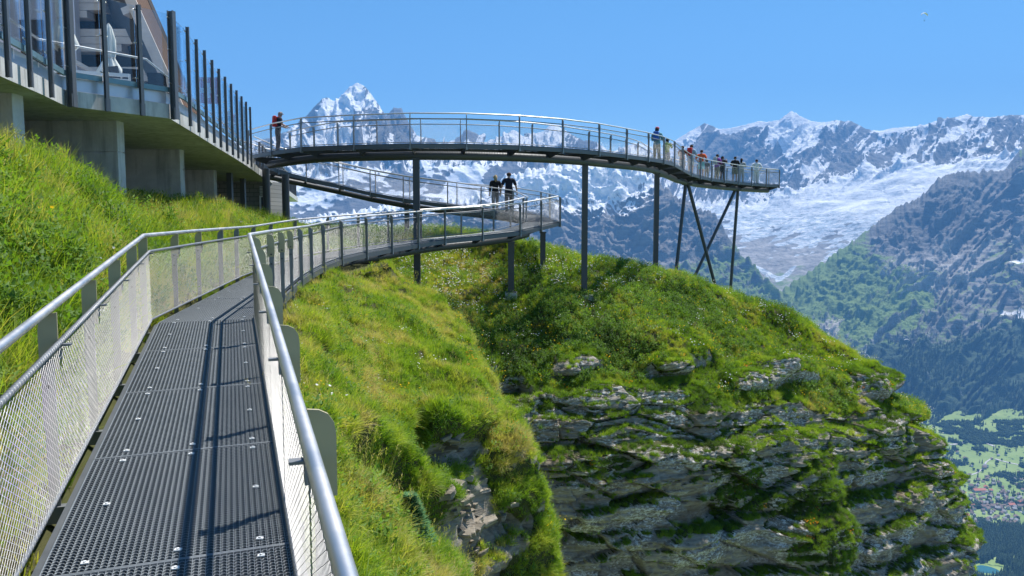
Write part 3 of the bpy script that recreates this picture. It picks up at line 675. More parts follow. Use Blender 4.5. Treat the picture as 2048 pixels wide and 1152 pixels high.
LRa, LLa = np.array(LR), np.array(LL)
def x_edge(E, y): return float(np.interp(y, E[:23, 1], E[:23, 0]))
def z_deck(y): return float(np.interp(y, LRa[:23, 1], LRa[:23, 2]))
BANK = [(-6, -5.2, 0.5), (0, -5.4, 0.6), (5, -5.9, 0.68), (9, -6.5, 0.70), (12, -7.3, 0.66), (14, -8.1, 0.55), (16, -8.6, 0.32), (17.6, -8.7, 0.15), (22, -9.3, 0.25), (26, -10.2, 0.22), (30, -11, 0.15), (34, -10.6, -0.15), (36, -10.3, -0.35), (42, -10.2, -0.8)]
def px_pts(y, uv): return [tuple(at(u, v, y)) for u, v in uv]
ROWS = {
 -5: [(1.9, -5, -2.7), (2.4, -5, -3.2), (3.0, -5, -4.0), (3.8, -5, -5.2), (5.0, -5, -8)],
 0: [(0.75, 0, -2.6), (1.15, 0, -3.1), (1.7, 0, -3.9), (2.4, 0, -5.0), (3.4, 0, -8)],
 3: [(-0.30, 3, -2.5), (0.1, 3, -2.9), (0.6, 3, -3.6), (1.3, 3, -4.8), (2.4, 3, -8)],
 5: px_pts(5, [(672, 1085), (760, 1240), (880, 1400), (1050, 1650), (1400, 2400)]),
 7: px_pts(7, [(650, 905), (735, 1040), (830, 1170), (960, 1330), (1200, 2000)]),
 10: px_pts(10, [(632, 745), (720, 880), (800, 1010), (870, 1120), (1000, 1500)]),
 12: px_pts(12, [(625, 680), (725, 800), (820, 905), (870, 1010), (930, 1250)]),
 13.2: px_pts(13.2, [(625, 650), (730, 760), (830, 845), (895, 872), (945, 1190)]),
 14.3: px_pts(14.3, [(630, 630), (740, 730), (850, 805), (945, 862), (1000, 1180)]),
 15.3: px_pts(15.3, [(635, 612), (750, 705), (870, 780), (975, 850), (1085, 1010)]),
 16.6: px_pts(16.6, [(640, 598), (755, 675), (880, 745), (985, 815), (1065, 985)]),
 18.5: px_pts(18.5, [(650, 578), (765, 640), (870, 695), (968, 758), (1010, 900)]),
 21.5: px_pts(21.5, [(690, 562), (780, 605), (870, 655), (942, 708), (985, 810)]),
 25: px_pts(25, [(790, 550), (835, 580), (880, 615), (918, 660), (950, 740)]),
 29: px_pts(29, [(775, 556), (810, 580), (842, 603), (880, 640), (930, 740)]),
 33: [(-5.8, 33, -2.6), (-5.0, 33, -3.1), (-4, 33, -3.6), (-3, 33, -4.2), (-2, 33, -6)],
 42: [(-7.5, 42, -2.6), (-6.5, 42, -3.2), (-5, 42, -4), (-4, 42, -5), (-2, 42, -7)],
}
def bank_sheet():
    net = []
    for y, rp in sorted(ROWS.items()):
        bx = np.interp(y, [b[0] for b in BANK], [b[1] for b in BANK]); bz = np.interp(y, [b[0] for b in BANK], [b[2] for b in BANK])
        if y <= 26:
            xl, xr, zd = x_edge(LLa, y), x_edge(LRa, y), z_deck(y)
            if y < ynr[0]: xl, xr, zd = -0.955 - 0.346 * y, 0.265 - 0.3495 * y, zd_near(y)
            a = (xl - 0.20, y, zd - 0.20); d = (xr + 0.05, y, zd - (0.45 if y > 9 else 0.65))
        else:
            a = (-7.6 if y < 40 else -9, y, -1.25 if y < 40 else -1.6); d = (-6.3 if y < 40 else -8.2, y, -1.7 if y < 40 else -2)
        m1 = (a[0] + (bx - a[0]) * 0.35, y, a[2] + (bz - a[2]) * 0.40); m2 = (a[0] + (bx - a[0]) * 0.72, y, a[2] + (bz - a[2]) * 0.80)
        net.append([(-26, y, bz - 0.1), (bx - 3.5, y, bz - 0.02), (bx, y, bz), m2, m1, a, ((a[0] + d[0]) / 2, y, (a[2] + d[2]) / 2 - 0.12), d] + list(rp))
    net = [r_ + [(r_[-1][0] + 1.2, r_[-1][1], r_[-1][2] - 7.0)] for r_ in net]; net = np.array(net, float)
    g = crom(net, 380); g = crom(np.swapaxes(g, 0, 1), 330); g = np.swapaxes(g, 0, 1)
    rows, cols = g.shape[:2]
    cpar = np.broadcast_to(np.linspace(0, 13, cols), (rows, cols))
    under = ss(4.6, 5.0, cpar) * (1 - ss(6.9, 7.3, cpar)) * (1 - ss(24, 27, g[..., 1]))
    n = grid_normals(g); n *= np.sign(n[..., 2:3] + 1e-9)
    y = g[..., 1]
    pxy = pix(np.where(y[..., None] > 1.0, g, np.array((0, 1.0, -50.0))))
    rockb = ss(9.9, 10.6, cpar) * blob(pxy[..., 0], pxy[..., 1], 925, 980, 52, 95, 0, 0.4) * ss(11.4, 12.2, y) * (1 - ss(14.6, 15.2, y))
    rock = np.clip(rockb + ss(11.3, 11.8, cpar) * ss(0.05, 0.25, fbm(g / 1.3 + 4, 3) + 0.05), 0, 1)
    lump = 0.30 * fbm(g / 1.2, 4) + 0.36 * np.maximum(0, fbm(g / 0.75 + 8, 3)) + 0.22 * fbm(g / 3.0 + 3, 2)
    lump = lump * (1 - under) * (1 - rock) * ss(1.5, 3, cpar)
    steep = ss(7.6, 8.4, cpar) * (1 - ss(27, 31, y))
    s = g[..., 2] / 0.9 + 0.5 * fbm(g / 2.0, 3) + g[..., 0] * 0.10; f = s - np.floor(s); lump = lump + steep * 0.28 * (ss(0.55, 0.95, 1 - f) - (1 - f) + 0.2) * 0.7
    s = g[..., 2] / 0.16 + g[..., 0] * 0.8 + 0.7 * fbm(g / 0.6, 3); f = s - np.floor(s)
    cv, cd = cells(np.stack([g[..., 0] / 0.55 + 0.3 * g[..., 2], g[..., 2] / 0.22 + g[..., 0] * 0.35], -1), 3)
    rk = 0.06 * (f - 0.5) + 0.42 * (cv - 0.5) - 0.07 * (cd < 0.08) + 0.12 * fbm(g / 0.8, 3)
    pu, pv = pxy[..., 0], pxy[..., 1]
    sd = pv - np.interp(pu, [600, 660, 720, 790, 850, 905, 960], [800, 850, 900, 940, 1000, 1055, 1100]); win = ss(640, 690, pu) * (1 - ss(880, 930, pu)) * ss(5.5, 6.5, y) * (1 - ss(13, 14, y)) * (cpar > 7.4)
    hollow = win * np.exp(-((sd - 42) / 34) ** 2); lump = lump + win * 0.30 * np.exp(-((sd + 22) / 28) ** 2) - 0.55 * hollow
    sd2 = pv - np.interp(pu, [780, 840, 900, 960, 1000], [800, 845, 872, 856, 850]); win2 = ss(800, 850, pu) * (1 - ss(965, 1000, pu)) * ss(10.5, 11.5, y) * (1 - ss(15.2, 16, y)) * (cpar > 8)
    hollow = np.maximum(hollow, win2 * np.exp(-((sd2 - 40) / 36) ** 2)); lump = lump + win2 * 0.32 * np.exp(-((sd2 + 14) / 20) ** 2) - 0.45 * win2 * np.exp(-((sd2 - 40) / 36) ** 2)
    P = g + n * (lump + rock * rk)[..., None]
    n2 = grid_normals(P); n2 *= np.sign(n2[..., 2:3] + 1e-9)
    veg = np.clip(1 - rock * (1.25 - 1.1 * ss(0.62, 0.85, n2[..., 2])), 0, 1) * (1 - 0.62 * ss(0.35, 0.8, hollow))
    me = mesh_np('bank', P, grid_quads(rows, cols)[:, ::-1], True); fattr(me, 'veg', veg); fattr(me, 'lich', veg * 0 + 0.12)
    o = link('grassy_bank', me, M['ground']); tag(o, kind='structure')
    return P, n2, veg, under, cpar
BP, BN, BV, BU, BC = bank_sheet()

HILL = [
 [(560, 470, 52), (560, 461, 40), (600, 490, 36), (680, 545, 31.5), (780, 610, 28.6), (850, 670, 26.6), (900, 760, 25), (930, 900, 23.5), (950, 1250, 21)],
 [(700, 480, 52), (700, 465, 39.5), (730, 505, 35), (790, 560, 31.4), (870, 625, 28.4), (920, 690, 26.6), (950, 770, 25.4), (975, 910, 24.2), (990, 1250, 22)],
 [(830, 490, 52), (830, 468, 39), (850, 520, 34.6), (880, 572, 31.4), (930, 640, 28.8), (965, 705, 27.2), (985, 780, 26.2), (1000, 920, 25.2), (1020, 1250, 23.4)],
 [(960, 500, 52), (960, 474, 39), (965, 528, 34.6), (990, 592, 31.2), (1010, 675, 28.7), (1025, 750, 27.4), (1030, 835, 26.6), (1040, 950, 26), (1060, 1250, 24.6)],
 [(1060, 520, 52), (1060, 490, 38), (1070, 540, 34), (1080, 610, 31), (1090, 705, 28.6), (1090, 800, 27.2), (1100, 880, 26.5), (1110, 980, 26), (1120, 1250, 25)],
 [(1180, 560, 52), (1180, 519, 38), (1180, 562, 34.2), (1190, 632, 31.1), (1200, 725, 28.9), (1200, 805, 27.6), (1210, 890, 26.9), (1220, 1000, 26.4), (1230, 1250, 25.5)],
 [(1315, 590, 52), (1315, 543, 38.5), (1310, 590, 35), (1320, 652, 32), (1330, 732, 29.7), (1330, 795, 28.5), (1340, 880, 27.7), (1350, 1000, 27.1), (1360, 1250, 26.2)],
 [(1450, 630, 52), (1450, 585, 39), (1440, 622, 36), (1440, 682, 33), (1440, 748, 30.9), (1450, 805, 29.7), (1460, 890, 28.8), (1470, 1000, 28.1), (1480, 1250, 27)],
 [(1570, 690, 50), (1570, 631, 39), (1560, 667, 36.5), (1550, 712, 34), (1550, 758, 32.1), (1560, 815, 30.8), (1570, 900, 29.9), (1580, 1010, 29.2), (1600, 1250, 28)],
 [(1650, 740, 48), (1660, 679, 38.5), (1650, 707, 36.5), (1640, 737, 34.5), (1640, 772, 33.1), (1650, 835, 32), (1670, 910, 31.2), (1680, 1010, 30.4), (1700, 1250, 29.2)],
 [(1700, 790, 46), (1725, 727, 37.5), (1720, 747, 36.3), (1715, 768, 35.1), (1715, 795, 34.2), (1730, 855, 33.2), (1750, 920, 32.4), (1765, 1010, 31.7), (1790, 1250, 30.5)],
 [(1735, 830, 45), (1766, 775, 37.4), (1775, 793, 36.6), (1788, 815, 35.9), (1800, 845, 35.2), (1818, 885, 34.5), (1838, 940, 33.9), (1850, 1015, 33.3), (1870, 1250, 32)],
 [(1760, 860, 44), (1795, 800, 38.6), (1826, 818, 37.8), (1838, 842, 37.2), (1848, 872, 36.6), (1870, 912, 36.1), (1902, 962, 35.5), (1920, 1030, 35), (1945, 1250, 34)],
 [(1770, 900, 47), (1790, 850, 43), (1815, 870, 42), (1825, 890, 41.5), (1835, 920, 41), (1850, 960, 40.5), (1880, 1000, 40), (1900, 1060, 39.5), (1920, 1250, 39)],
]
def hill_sheet():
    H = np.array(HILL, float); net = at(H[..., 0], H[..., 1], H[..., 2]); net = np.swapaxes(net, 0, 1)   # rows, cols
    rows, cols = 560, 640
    # more rows on the face than on top
    g = crom(net, 900); rp = np.linspace(0, 8, 900)
    want = np.interp(np.linspace(0, 1, rows), [0, 0.06, 0.42, 1], [0, 1, 3.6, 8]); idx = np.interp(want, rp, np.arange(900)); i0 = np.minimum(idx.astype(int), 898); fr = (idx - i0)[:, None, None]
    g = g[i0] * (1 - fr) + g[i0 + 1] * fr
    g = np.swapaxes(crom(np.swapaxes(g, 0, 1), cols), 0, 1)
    rpar = np.broadcast_to(want[:, None], (rows, cols)); cpar = np.broadcast_to(np.linspace(0, 13, cols), (rows, cols))
    n = grid_normals(g); n *= np.where(n[..., 1:2] * -0.6 + n[..., 2:3] < 0, -1, 1)
    big = fbm(g / 4.0 + 2, 3)
    brink = 4.55 + 0.8 * big - 0.6 * ss(9, 11, cpar) + 0.9 * (1 - ss(2.0, 3.4, cpar))
    face = ss(0.0, 0.5, rpar - brink)
    # ---- turf cushions and ledges on the hill, layered slate on the face
    lump = 0.42 * fbm(g / 2.4, 4) + 0.30 * np.maximum(0, fbm(g / 0.9 + 8, 3)) + 0.10 * fbm(g / 0.5, 2)
    hum = blob(rpar * 10, cpar * 10, 33, 43, 4, 5) + blob(rpar * 10, cpar * 10, 35, 61, 4, 7) + blob(rpar * 10, cpar * 10, 36, 83, 4, 6)
    lump += 0.45 * hum
    wz = g[..., 2] + 0.085 * g[..., 0] - 0.03 * g[..., 1] + 0.42 * fbm(g / 6.0 + 1, 3)
    def stair(h, a, sharp=0.7):
        f = wz / h; f = f - np.floor(f); return -a * (ss(sharp, 1.0, f) - f)
    w2 = np.stack([g[..., 0] * 0.9 + g[..., 1] * 0.4 + 0.25 * fbm(g / 0.9, 2), wz], -1)
    c1, d1 = cells(w2 / np.array((2.3, 0.8)), 1); c2, d2 = cells(w2 / np.array((0.75, 0.20)), 2); c3, d3 = cells(w2 / np.array((0.34, 0.075)), 5)
    c0, d0 = cells(w2 / np.array((4.6, 1.9)), 9)
    rk = stair(2.7, 0.62, 0.8) + stair(0.9, 0.16, 0.8) + stair(0.33, 0.035) + 1.15 * (c0 - 0.5) + 0.62 * (c1 - 0.5) + 0.15 * (c2 - 0.5) + 0.06 * (c3 - 0.5) - 0.16 * (d0 < 0.03) - 0.08 * (d1 < 0.045) - 0.04 * (d2 < 0.07) + 0.35 * fbm(g / 3.0 + 6, 3)
    # buttresses: hollow on the left, proud block in the middle, gully at (1650, 1000)
    U = pix(g)[..., 0]; V = pix(g)[..., 1]
    rk += -0.8 * blob(U, V, 1500, 1030, 70, 190, 18, 0.7) + 0.9 * blob(U, V, 1610, 1060, 60, 150, -12, 0.7) + 0.5 * blob(U, V, 1250, 960, 190, 120, 0, 0.7)
    outc = 0.9 * blob(U, V, 1140, 735, 56, 22, -10, 0.5) + blob(U, V, 1505, 755, 62, 30, -12, 0.5) + blob(U, V, 1725, 770, 46, 34, 0, 0.5) + 0.8 * blob(U, V, 1330, 742, 40, 14, 0, 0.5)
    rockiness = np.clip(face + outc, 0, 1)
    turfp = ss(-0.02, 0.20, fbm(np.stack([g[..., 0] / 2.6, g[..., 1] / 2.6, wz / 0.95], -1) + 3.7, 4) - 0.13 + 0.25 * blob(U, V, 1480, 960, 260, 60, 8, 0.8) - 0.30 * blob(U, V, 1200, 900, 190, 80, 0, 0.8)
                - 0.28 * blob(U, V, 1250, 1040, 210, 70, 0, 0.8) - 0.2 * blob(U, V, 1800, 1010, 110, 60, 10, 0.8) + 0.4 * blob(U, V, 1620, 1080, 60, 130, -10, 0.7))
    vegf = np.clip((1 - rockiness) + turfp * face * (1 - outc * 0.7), 0, 1)
    disp = lump * (1 - 0.6 * face) + rk * np.clip(rockiness, 0, 1) * (1 - 0.35 * vegf) + 0.22 * vegf * rockiness
    edge = ss(0, 0.5, rpar)
    nose = np.interp(V, [740, 770, 790, 803, 818, 838, 852, 868, 893, 915, 935, 958, 975, 1000, 1060, 1100], [0, .1, -.55, -.1, .55, .5, -.45, .05, .3, -.25, .35, .4, -.45, -.1, .2, 0]) * ss(9.6, 11.6, cpar)
    nn = n.copy(); nn[..., 2] *= np.where(rockiness > 0.5, 0.35, 1.0); nn /= np.linalg.norm(nn, axis=-1)[..., None]
    P = g + nn * (disp * edge)[..., None]; P[..., 0] += nose
    n2 = grid_normals(P); n2 *= np.where(n2[..., 1:2] * -0.6 + n2[..., 2:3] < 0, -1, 1)
    veg = np.clip(vegf * (0.40 + 0.9 * ss(0.05, 0.45, n2[..., 2])) + rockiness * 0.75 * ss(0.72, 0.92, n2[..., 2]), 0, 1)
    me = mesh_np('hill', P, grid_quads(rows, cols), True); fattr(me, 'veg', veg); fattr(me, 'lich', veg * 0 + 0.85)
    o = link('hill_with_cliff', me, M['ground']); tag(o, kind='structure')
    return P, n2, veg, rockiness, rpar, cpar
HP, HN, HV, HR, HRp, HCp = hill_sheet()
# ================================================================== columns, struts and footings of the cliff walk (they stand on the ground built above)
def ground_z(x, y):
    best = None
    for P_ in (HP, BP):
        d = np.hypot(P_[..., 0] - x, P_[..., 1] - y); k = np.unravel_index(np.argmin(d), d.shape)
        if d[k] < 0.6: best = P_[k][2] if best is None else max(best, P_[k][2])
    return -4.0 if best is None else float(best)
def stand(th, top, w, foot=None, round_=False, sink=0.5):
    x, y = top[0], top[1]; g = ground_z(x, y)
    c = column(th, top, (x, y, g + 0.02 if foot else g - sink), w, foot, round_)
    b = MB(); zc = (g + 0.16 if foot else g + 0.08); b.box((x, y, zc), (w * 1.7, w * 1.7, 0.03)); b.build('base_plate', M['dark_steel'], c)
    return c
mid = lambda k: (np.array(LL[k]) + np.array(LR[k])) / 2
stand(lower, mid(16) - UPV * 0.40 + np.array((-0.22, -0.35, 0)), 0.22); stand(lower, mid(20) - UPV * 0.42 + np.array((0.1, 0, 0)), 0.24, (0.55, 0.6)); stand(lower, mid(22) - UPV * 0.42, 0.22)
m = (np.array(RN[4]) + np.array(RF[4])) / 2; stand(ramp, m - UPV * 0.4, 0.22)
def mid_u(u):
    q = pix(umid)[:, 0]; k = int(np.clip(np.searchsorted(q, u) - 1, 0, len(q) - 2)); f = (u - q[k]) / (q[k + 1] - q[k]); return umid[k] * (1 - f) + umid[k + 1] * f
for u, ft in ((832, (0.52, 0.6)), (1170, (0.8, 0.3)), (1314, None)):
    stand(upper, mid_u(u) - UPV * 0.45, 0.23, ft)
def strut(top, bot, w=0.20): return column(upper, top, bot, w, None, True, 'strut')
tA = mid_u(1374) - UPV * 0.5; tB = mid_u(1473) - UPV * 0.5
strut(tA + np.array((-0.08, 0, 0)), at(1348, 580, tA[1] - 1.0)); strut(tA + np.array((0.08, 0, 0)), at(1436, 592, tA[1] + 1.0))
strut(tB + np.array((-0.1, 0, 0)), at(1374, 585, tB[1] - 2.0)); strut(tB + np.array((0.1, 0, 0)), at(1459, 605, tB[1]))
for T in (tA, tB):
    b = MB(); b.box(T + UPV * 0.06, (0.55, 0.35, 0.12)); b.build('bearing', M['dark_steel'], upper)
for x, y, zt in ((-10.55, 34.6, 2.1), (-9.95, 35.4, 1.9)):
    stand(upper, np.array((x, y, zt)), 0.32, None, True)
# ---- loose slate slabs on the spur
def slab_rock(p, s, rz, tilt, seed):
    r_ = np.random.default_rng(seed); n = 7; a = np.sort(r_.uniform(0, 6.283, n)); rad = r_.uniform(0.6, 1.0, n); V = []
    for z, k in ((-0.5, 0.9), (0.35, 1.0), (0.5, 0.85)): V += [(rad[i] * k * math.cos(a[i]) * s[0] + r_.normal() * 0.01, rad[i] * k * math.sin(a[i]) * s[1] + r_.normal() * 0.01, z * s[2]) for i in range(n)]
    F = [tuple(range(n - 1, -1, -1)), tuple(range(2 * n, 3 * n))] + [(k * n + i, k * n + (i + 1) % n, k * n + n + (i + 1) % n, k * n + n + i) for k in range(2) for i in range(n)]
    b = MB(); b.add(V, F); o = b.build('rock', M['ground'], bank_obj); o.location = p; o.rotation_euler = (tilt[0], tilt[1], rz); fattr(o.data, 'veg', np.zeros(len(V)))
bank_obj = bpy.data.objects['grassy_bank']
def on_bank(u, v):
    q = pix(np.where(BP[..., 1:2] > 1, BP, np.array((0, 1.0, -60.0)))); d = np.hypot(q[..., 0] - u, q[..., 1] - v) + (BC < 7) * 1e3 + (BP[..., 1] < 1.2) * 1e4; k = np.unravel_index(np.argmin(d), d.shape); return BP[k]
for k, (u, v, s, rz, tl) in enumerate(((955, 1030, (.17, .13, .10), .4, (1.1, .2)), (968, 1062, (.20, .12, .09), 1.2, (.8, -.4)), (935, 955, (.16, .12, .10), 2.2, (.4, .3)), (915, 1010, (.20, .14, .12), .1, (.9, .1)), (945, 1085, (.16, .1, .09), 2.9, (.5, .5)), (905, 935, (.2, .12, .08), .7, (.3, .1)), (985, 1100, (.2, .15, .1), 1.7, (.6, .2)), (925, 1060, (.14, .12, .1), .9, (.2, .6)))):
    slab_rock(on_bank(u, v), s, rz, tl, k)
rs = random.Random(8)
for k in range(75):                              # broken slate beds of the outcrop
    v = rs.uniform(872, 1110); u = 905 + 0.28 * (v - 880) + rs.gauss(0, 26)
    p = on_bank(u, v) + np.array((0, -0.03, -0.02)); s = rs.uniform(0.09, 0.24); slab_rock(p, (s, s * rs.uniform(.5, .8), s * rs.uniform(.22, .5)), rs.gauss(0.25, 0.35), (rs.gauss(0.12, 0.15), rs.gauss(-0.22, 0.15)), 100 + k)
# ================================================================== grass, herbs and flowers (uncountable: instanced stuff)
def leaf_material(name, stops, trans=0.45, rough=0.55):
    t = NT(name)
    tint = t.attr('tint', 'INSTANCER'); rnd = t.n('ShaderNodeObjectInfo').outputs['Random']
    h = t.attr('hgt'); f = t.math('ADD', tint, t.math('MULTIPLY', t.math('SUBTRACT', rnd, 0.5), 0.30), clamp=True)
    c = t.ramp(f, stops)
    c = t.mix(t.math('MULTIPLY', h, 0.30), c, t.mix(0.5, c, (0.30, 0.30, 0.08)))
    tc = t.mix(1.0, c, (1.25, 1.30, 0.60), 'MULTIPLY')
    d = t.n('ShaderNodeBsdfDiffuse', {'Color': c}); tr = t.n('ShaderNodeBsdfTranslucent', {'Color': tc})
    g = t.n('ShaderNodeBsdfGlossy', {'Color': (0.8, 0.85, 0.8), 'Roughness': rough})
    s = t.n('ShaderNodeMixShader', {0: trans, 1: d, 2: tr}); s2 = t.n('ShaderNodeMixShader', {0: 0.02, 1: s, 2: g})
    M[name] = t.done(s2)
GREEN = [(0.0, (0.045, 0.10, 0.010)), (0.25, (0.105, 0.21, 0.014)), (0.5, (0.205, 0.335, 0.020)), (0.72, (0.33, 0.42, 0.036)), (0.88, (0.45, 0.42, 0.10)), (1.0, (0.52, 0.43, 0.20))]
leaf_material('grass_blades', GREEN, 0.55)
leaf_material('herb_leaves', [(0.0, (0.045, 0.105, 0.014)), (0.5, (0.12, 0.235, 0.024)), (1.0, (0.24, 0.36, 0.045))], 0.5, 0.6)
def petal(name, col):
    t = NT(name); d = t.n('ShaderNodeBsdfDiffuse', {'Color': col}); tr = t.n('ShaderNodeBsdfTranslucent', {'Color': col}); M[name] = t.done(t.n('ShaderNodeMixShader', {0: 0.35, 1: d, 2: tr}))
petal('petal_white', (0.80, 0.80, 0.76)); petal('petal_yellow', (0.80, 0.52, 0.02)); petal('petal_orange', (0.75, 0.26, 0.02))

PROTO = {}
def proto(kind, me, mat):
    o = bpy.data.objects.new('proto_' + kind, me)
    if len(me.materials) == 0: me.materials.append(mat)
    c = PROTO.get(kind)
    if c is None: c = PROTO[kind] = bpy.data.collections.new('plants_' + kind)
    c.objects.link(o)
def blade_clump(n, length, spread, droop, width, rng, base=0.05):
    V = []; F = []; Hh = []
    for i in range(n):
        a = rng.uniform(0, 2 * math.pi); L = length * rng.uniform(0.55, 1.1); lean = spread * rng.uniform(0.15, 1.0); w = width * rng.uniform(0.7, 1.2)
        d = np.array((math.cos(a), math.sin(a), 0)); side = np.array((-d[1], d[0], 0)); r0 = base * math.sqrt(rng.uniform(0, 1)); a2 = rng.uniform(0, 6.28)
        p = np.array((math.cos(a2) * r0, math.sin(a2) * r0, 0)); ang = lean; k0 = len(V); nseg = 3
        tw = rng.uniform(-0.8, 0.8); side = side * math.cos(tw) + d * math.sin(tw)
        for s in range(nseg + 1):
            f = s / nseg; ww = w * (1 - f ** 1.6) * 0.5
            if s == nseg: V.append(p); Hh.append(1.0)
            else: V += [p - side * ww, p + side * ww]; Hh += [f, f]
            ang2 = ang + droop * f * rng.uniform(0.7, 1.2); p = p + (d * math.sin(ang2) + UPV * math.cos(ang2)) * (L / nseg)
        for s in range(nseg - 1):
            k = k0 + 2 * s; F += [(k, k + 1, k + 3), (k, k + 3, k + 2)]
        k = k0 + 2 * (nseg - 1); F.append((k, k + 1, k + 2))
    me = mesh_np('clump', np.array(V), np.array(F)); fattr(me, 'hgt', np.array(Hh)); return me
def herb_clump(n, size, hgt, rng):
    V = []; F = []; Hh = []
    for i in range(n):
        a = rng.uniform(0, 6.28); L = size * rng.uniform(0.6, 1.2); w = L * rng.uniform(0.34, 0.52); el = rng.uniform(-0.1, 0.9)
        d = np.array((math.cos(a) * math.cos(el), math.sin(a) * math.cos(el), math.sin(el))); s = np.array((-math.sin(a), math.cos(a), 0)); u = np.cross(d, s) * -1
        p = np.array((rng.normal() * size * 0.6, rng.normal() * size * 0.6, hgt * rng.uniform(0.15, 1.0))); k = len(V)
        V += [p, p + d * L * 0.4 - s * w * 0.5 + u * 0.08 * L, p + d * L * 0.45 - u * 0.02 * L, p + d * L * 0.4 + s * w * 0.5 + u * 0.08 * L, p + d * L - u * 0.18 * L]
        F += [(k, k + 2, k + 1), (k, k + 3, k + 2), (k + 1, k + 2, k + 4), (k + 2, k + 3, k + 4)]; Hh += [0, .5, .5, .5, 1]
    me = mesh_np('herb', np.array(V), np.array(F)); fattr(me, 'hgt', np.array(Hh) * 0.5); return me
def flower_head(n, rad, hgt, petals, rng):
    V = []; F = []
    for i in range(n):
        c = np.array((rng.normal() * 0.10, rng.normal() * 0.10, hgt * rng.uniform(0.7, 1.15))); tl = rng.normal(size=2) * 0.35
        nrm = unit((tl[0], tl[1], 1)); x = unit(np.cross(nrm, (0, 1, 0))); y = np.cross(nrm, x); k = len(V); V.append(c)
        m = petals
        for j in range(m):
            a = 6.283 * j / m; V.append(c + rad * (1.0 if j % 2 == 0 else 0.72) * (x * math.cos(a) + y * math.sin(a)) + nrm * rad * 0.25)
        F += [(k, k + 1 + j, k + 1 + (j + 1) % m) for j in range(m)]
    return mesh_np('flower', np.array(V), np.array(F))
rg = np.random.default_rng(5)
for i in range(5): proto('grass', blade_clump(26, 0.17, 0.65, 0.55, 0.0075, rg, 0.06), M['grass_blades'])
for i in range(4): proto('tuft', blade_clump(60, 0.25, 0.9, 0.95, 0.0075, rg, 0.075), M['grass_blades'])
for i in range(3): proto('tall', blade_clump(20, 0.52, 0.45, 0.7, 0.010, rg, 0.09), M['grass_blades'])
for i in range(3): proto('moss', blade_clump(44, 0.12, 0.95, 0.8, 0.009, rg, 0.07), M['grass_blades'])
def stalks(n, hgt, rng):
    V = []; F = []; Hh = []
    for i in range(n):
        a = rng.uniform(0, 6.28); d = np.array((math.cos(a), math.sin(a), 0)); L = hgt * rng.uniform(.6, 1.1); b0 = np.array((rng.normal() * .07, rng.normal() * .07, 0)); tip = b0 + d * L * rng.uniform(.1, .35) + UPV * L; s = np.array((-d[1], d[0], 0)); k = len(V)
        V += [b0 - s * .0022, b0 + s * .0022, tip]; F.append((k, k + 1, k + 2)); Hh += [0, 0, 1]
        ax = unit(tip - b0)
        for j in range(5):
            c = tip - ax * (.012 * j); k = len(V); e = unit(d * math.cos(j * 2.1) + s * math.sin(j * 2.1) + ax * 1.2); V += [c - s * .004, c + s * .004 + d * .003, c + e * .03]; F.append((k, k + 1, k + 2)); Hh += [1, 1, 1]
    me = mesh_np('stalks', np.array(V), np.array(F)); fattr(me, 'hgt', np.array(Hh)); return me
for i in range(3): proto('stalk', stalks(7, 0.48, rg), M['grass_blades'])
for i in range(4): proto('herb', herb_clump(24, 0.06, 0.22, rg), M['herb_leaves'])
for i in range(2): proto('leafy', herb_clump(40, 0.075, 0.44, rg), M['herb_leaves'])
for i in range(2): proto('white', flower_head(7, 0.021, 0.30, 10, rg), M['petal_white'])
for i in range(2): proto('yellow', flower_head(5, 0.019, 0.28, 10, rg), M['petal_yellow'])
proto('orange', flower_head(6, 0.026, 0.22, 10, rg), M['petal_orange'])

def scatter_object(name, kind, P, rot, scl, tint, label, cat):
    me = bpy.data.meshes.new(name); me.vertices.add(len(P)); me.vertices.foreach_set('co', np.ascontiguousarray(P, dtype=np.float32).ravel())
    a = me.attributes.new('rot', 'FLOAT_VECTOR', 'POINT'); a.data.foreach_set('vector', np.ascontiguousarray(rot, dtype=np.float32).ravel())
    fattr(me, 'scl', scl); fattr(me, 'tint', tint)
    o = link(name, me); tag(o, label, cat, kind='stuff')
    ng = bpy.data.node_groups.new('scatter_' + name, 'GeometryNodeTree')
    ng.interface.new_socket('Geometry', in_out='INPUT', socket_type='NodeSocketGeometry'); ng.interface.new_socket('Geometry', in_out='OUTPUT', socket_type='NodeSocketGeometry')
    N = ng.nodes; gi = N.new('NodeGroupInput'); go = N.new('NodeGroupOutput')
    ci = N.new('GeometryNodeCollectionInfo'); ci.inputs['Collection'].default_value = PROTO[kind]; ci.inputs['Separate Children'].default_value = True; ci.inputs['Reset Children'].default_value = True
    ip = N.new('GeometryNodeInstanceOnPoints'); ip.inputs['Pick Instance'].default_value = True
    m2p = N.new('GeometryNodeMeshToPoints')
    ra = N.new('GeometryNodeInputNamedAttribute'); ra.data_type = 'FLOAT_VECTOR'; ra.inputs['Name'].default_value = 'rot'
    sa = N.new('GeometryNodeInputNamedAttribute'); sa.data_type = 'FLOAT'; sa.inputs['Name'].default_value = 'scl'
    rv = N.new('FunctionNodeRandomValue'); rv.data_type = 'INT'; rv.inputs[4].default_value = 0; rv.inputs[5].default_value = len(PROTO[kind].objects) - 1
    e2r = N.new('FunctionNodeEulerToRotation')
    L = ng.links.new
    L(gi.outputs[0], m2p.inputs[0]); L(m2p.outputs[0], ip.inputs['Points']); L(ci.outputs[0], ip.inputs['Instance']); L(rv.outputs[2], ip.inputs['Instance Index'])
    L(ra.outputs[0], e2r.inputs[0]); L(e2r.outputs[0], ip.inputs['Rotation']); L(sa.outputs[0], ip.inputs['Scale']); L(ip.outputs[0], go.inputs[0])
    md = o.modifiers.new('scatter', 'NODES'); md.node_group = ng
    return o

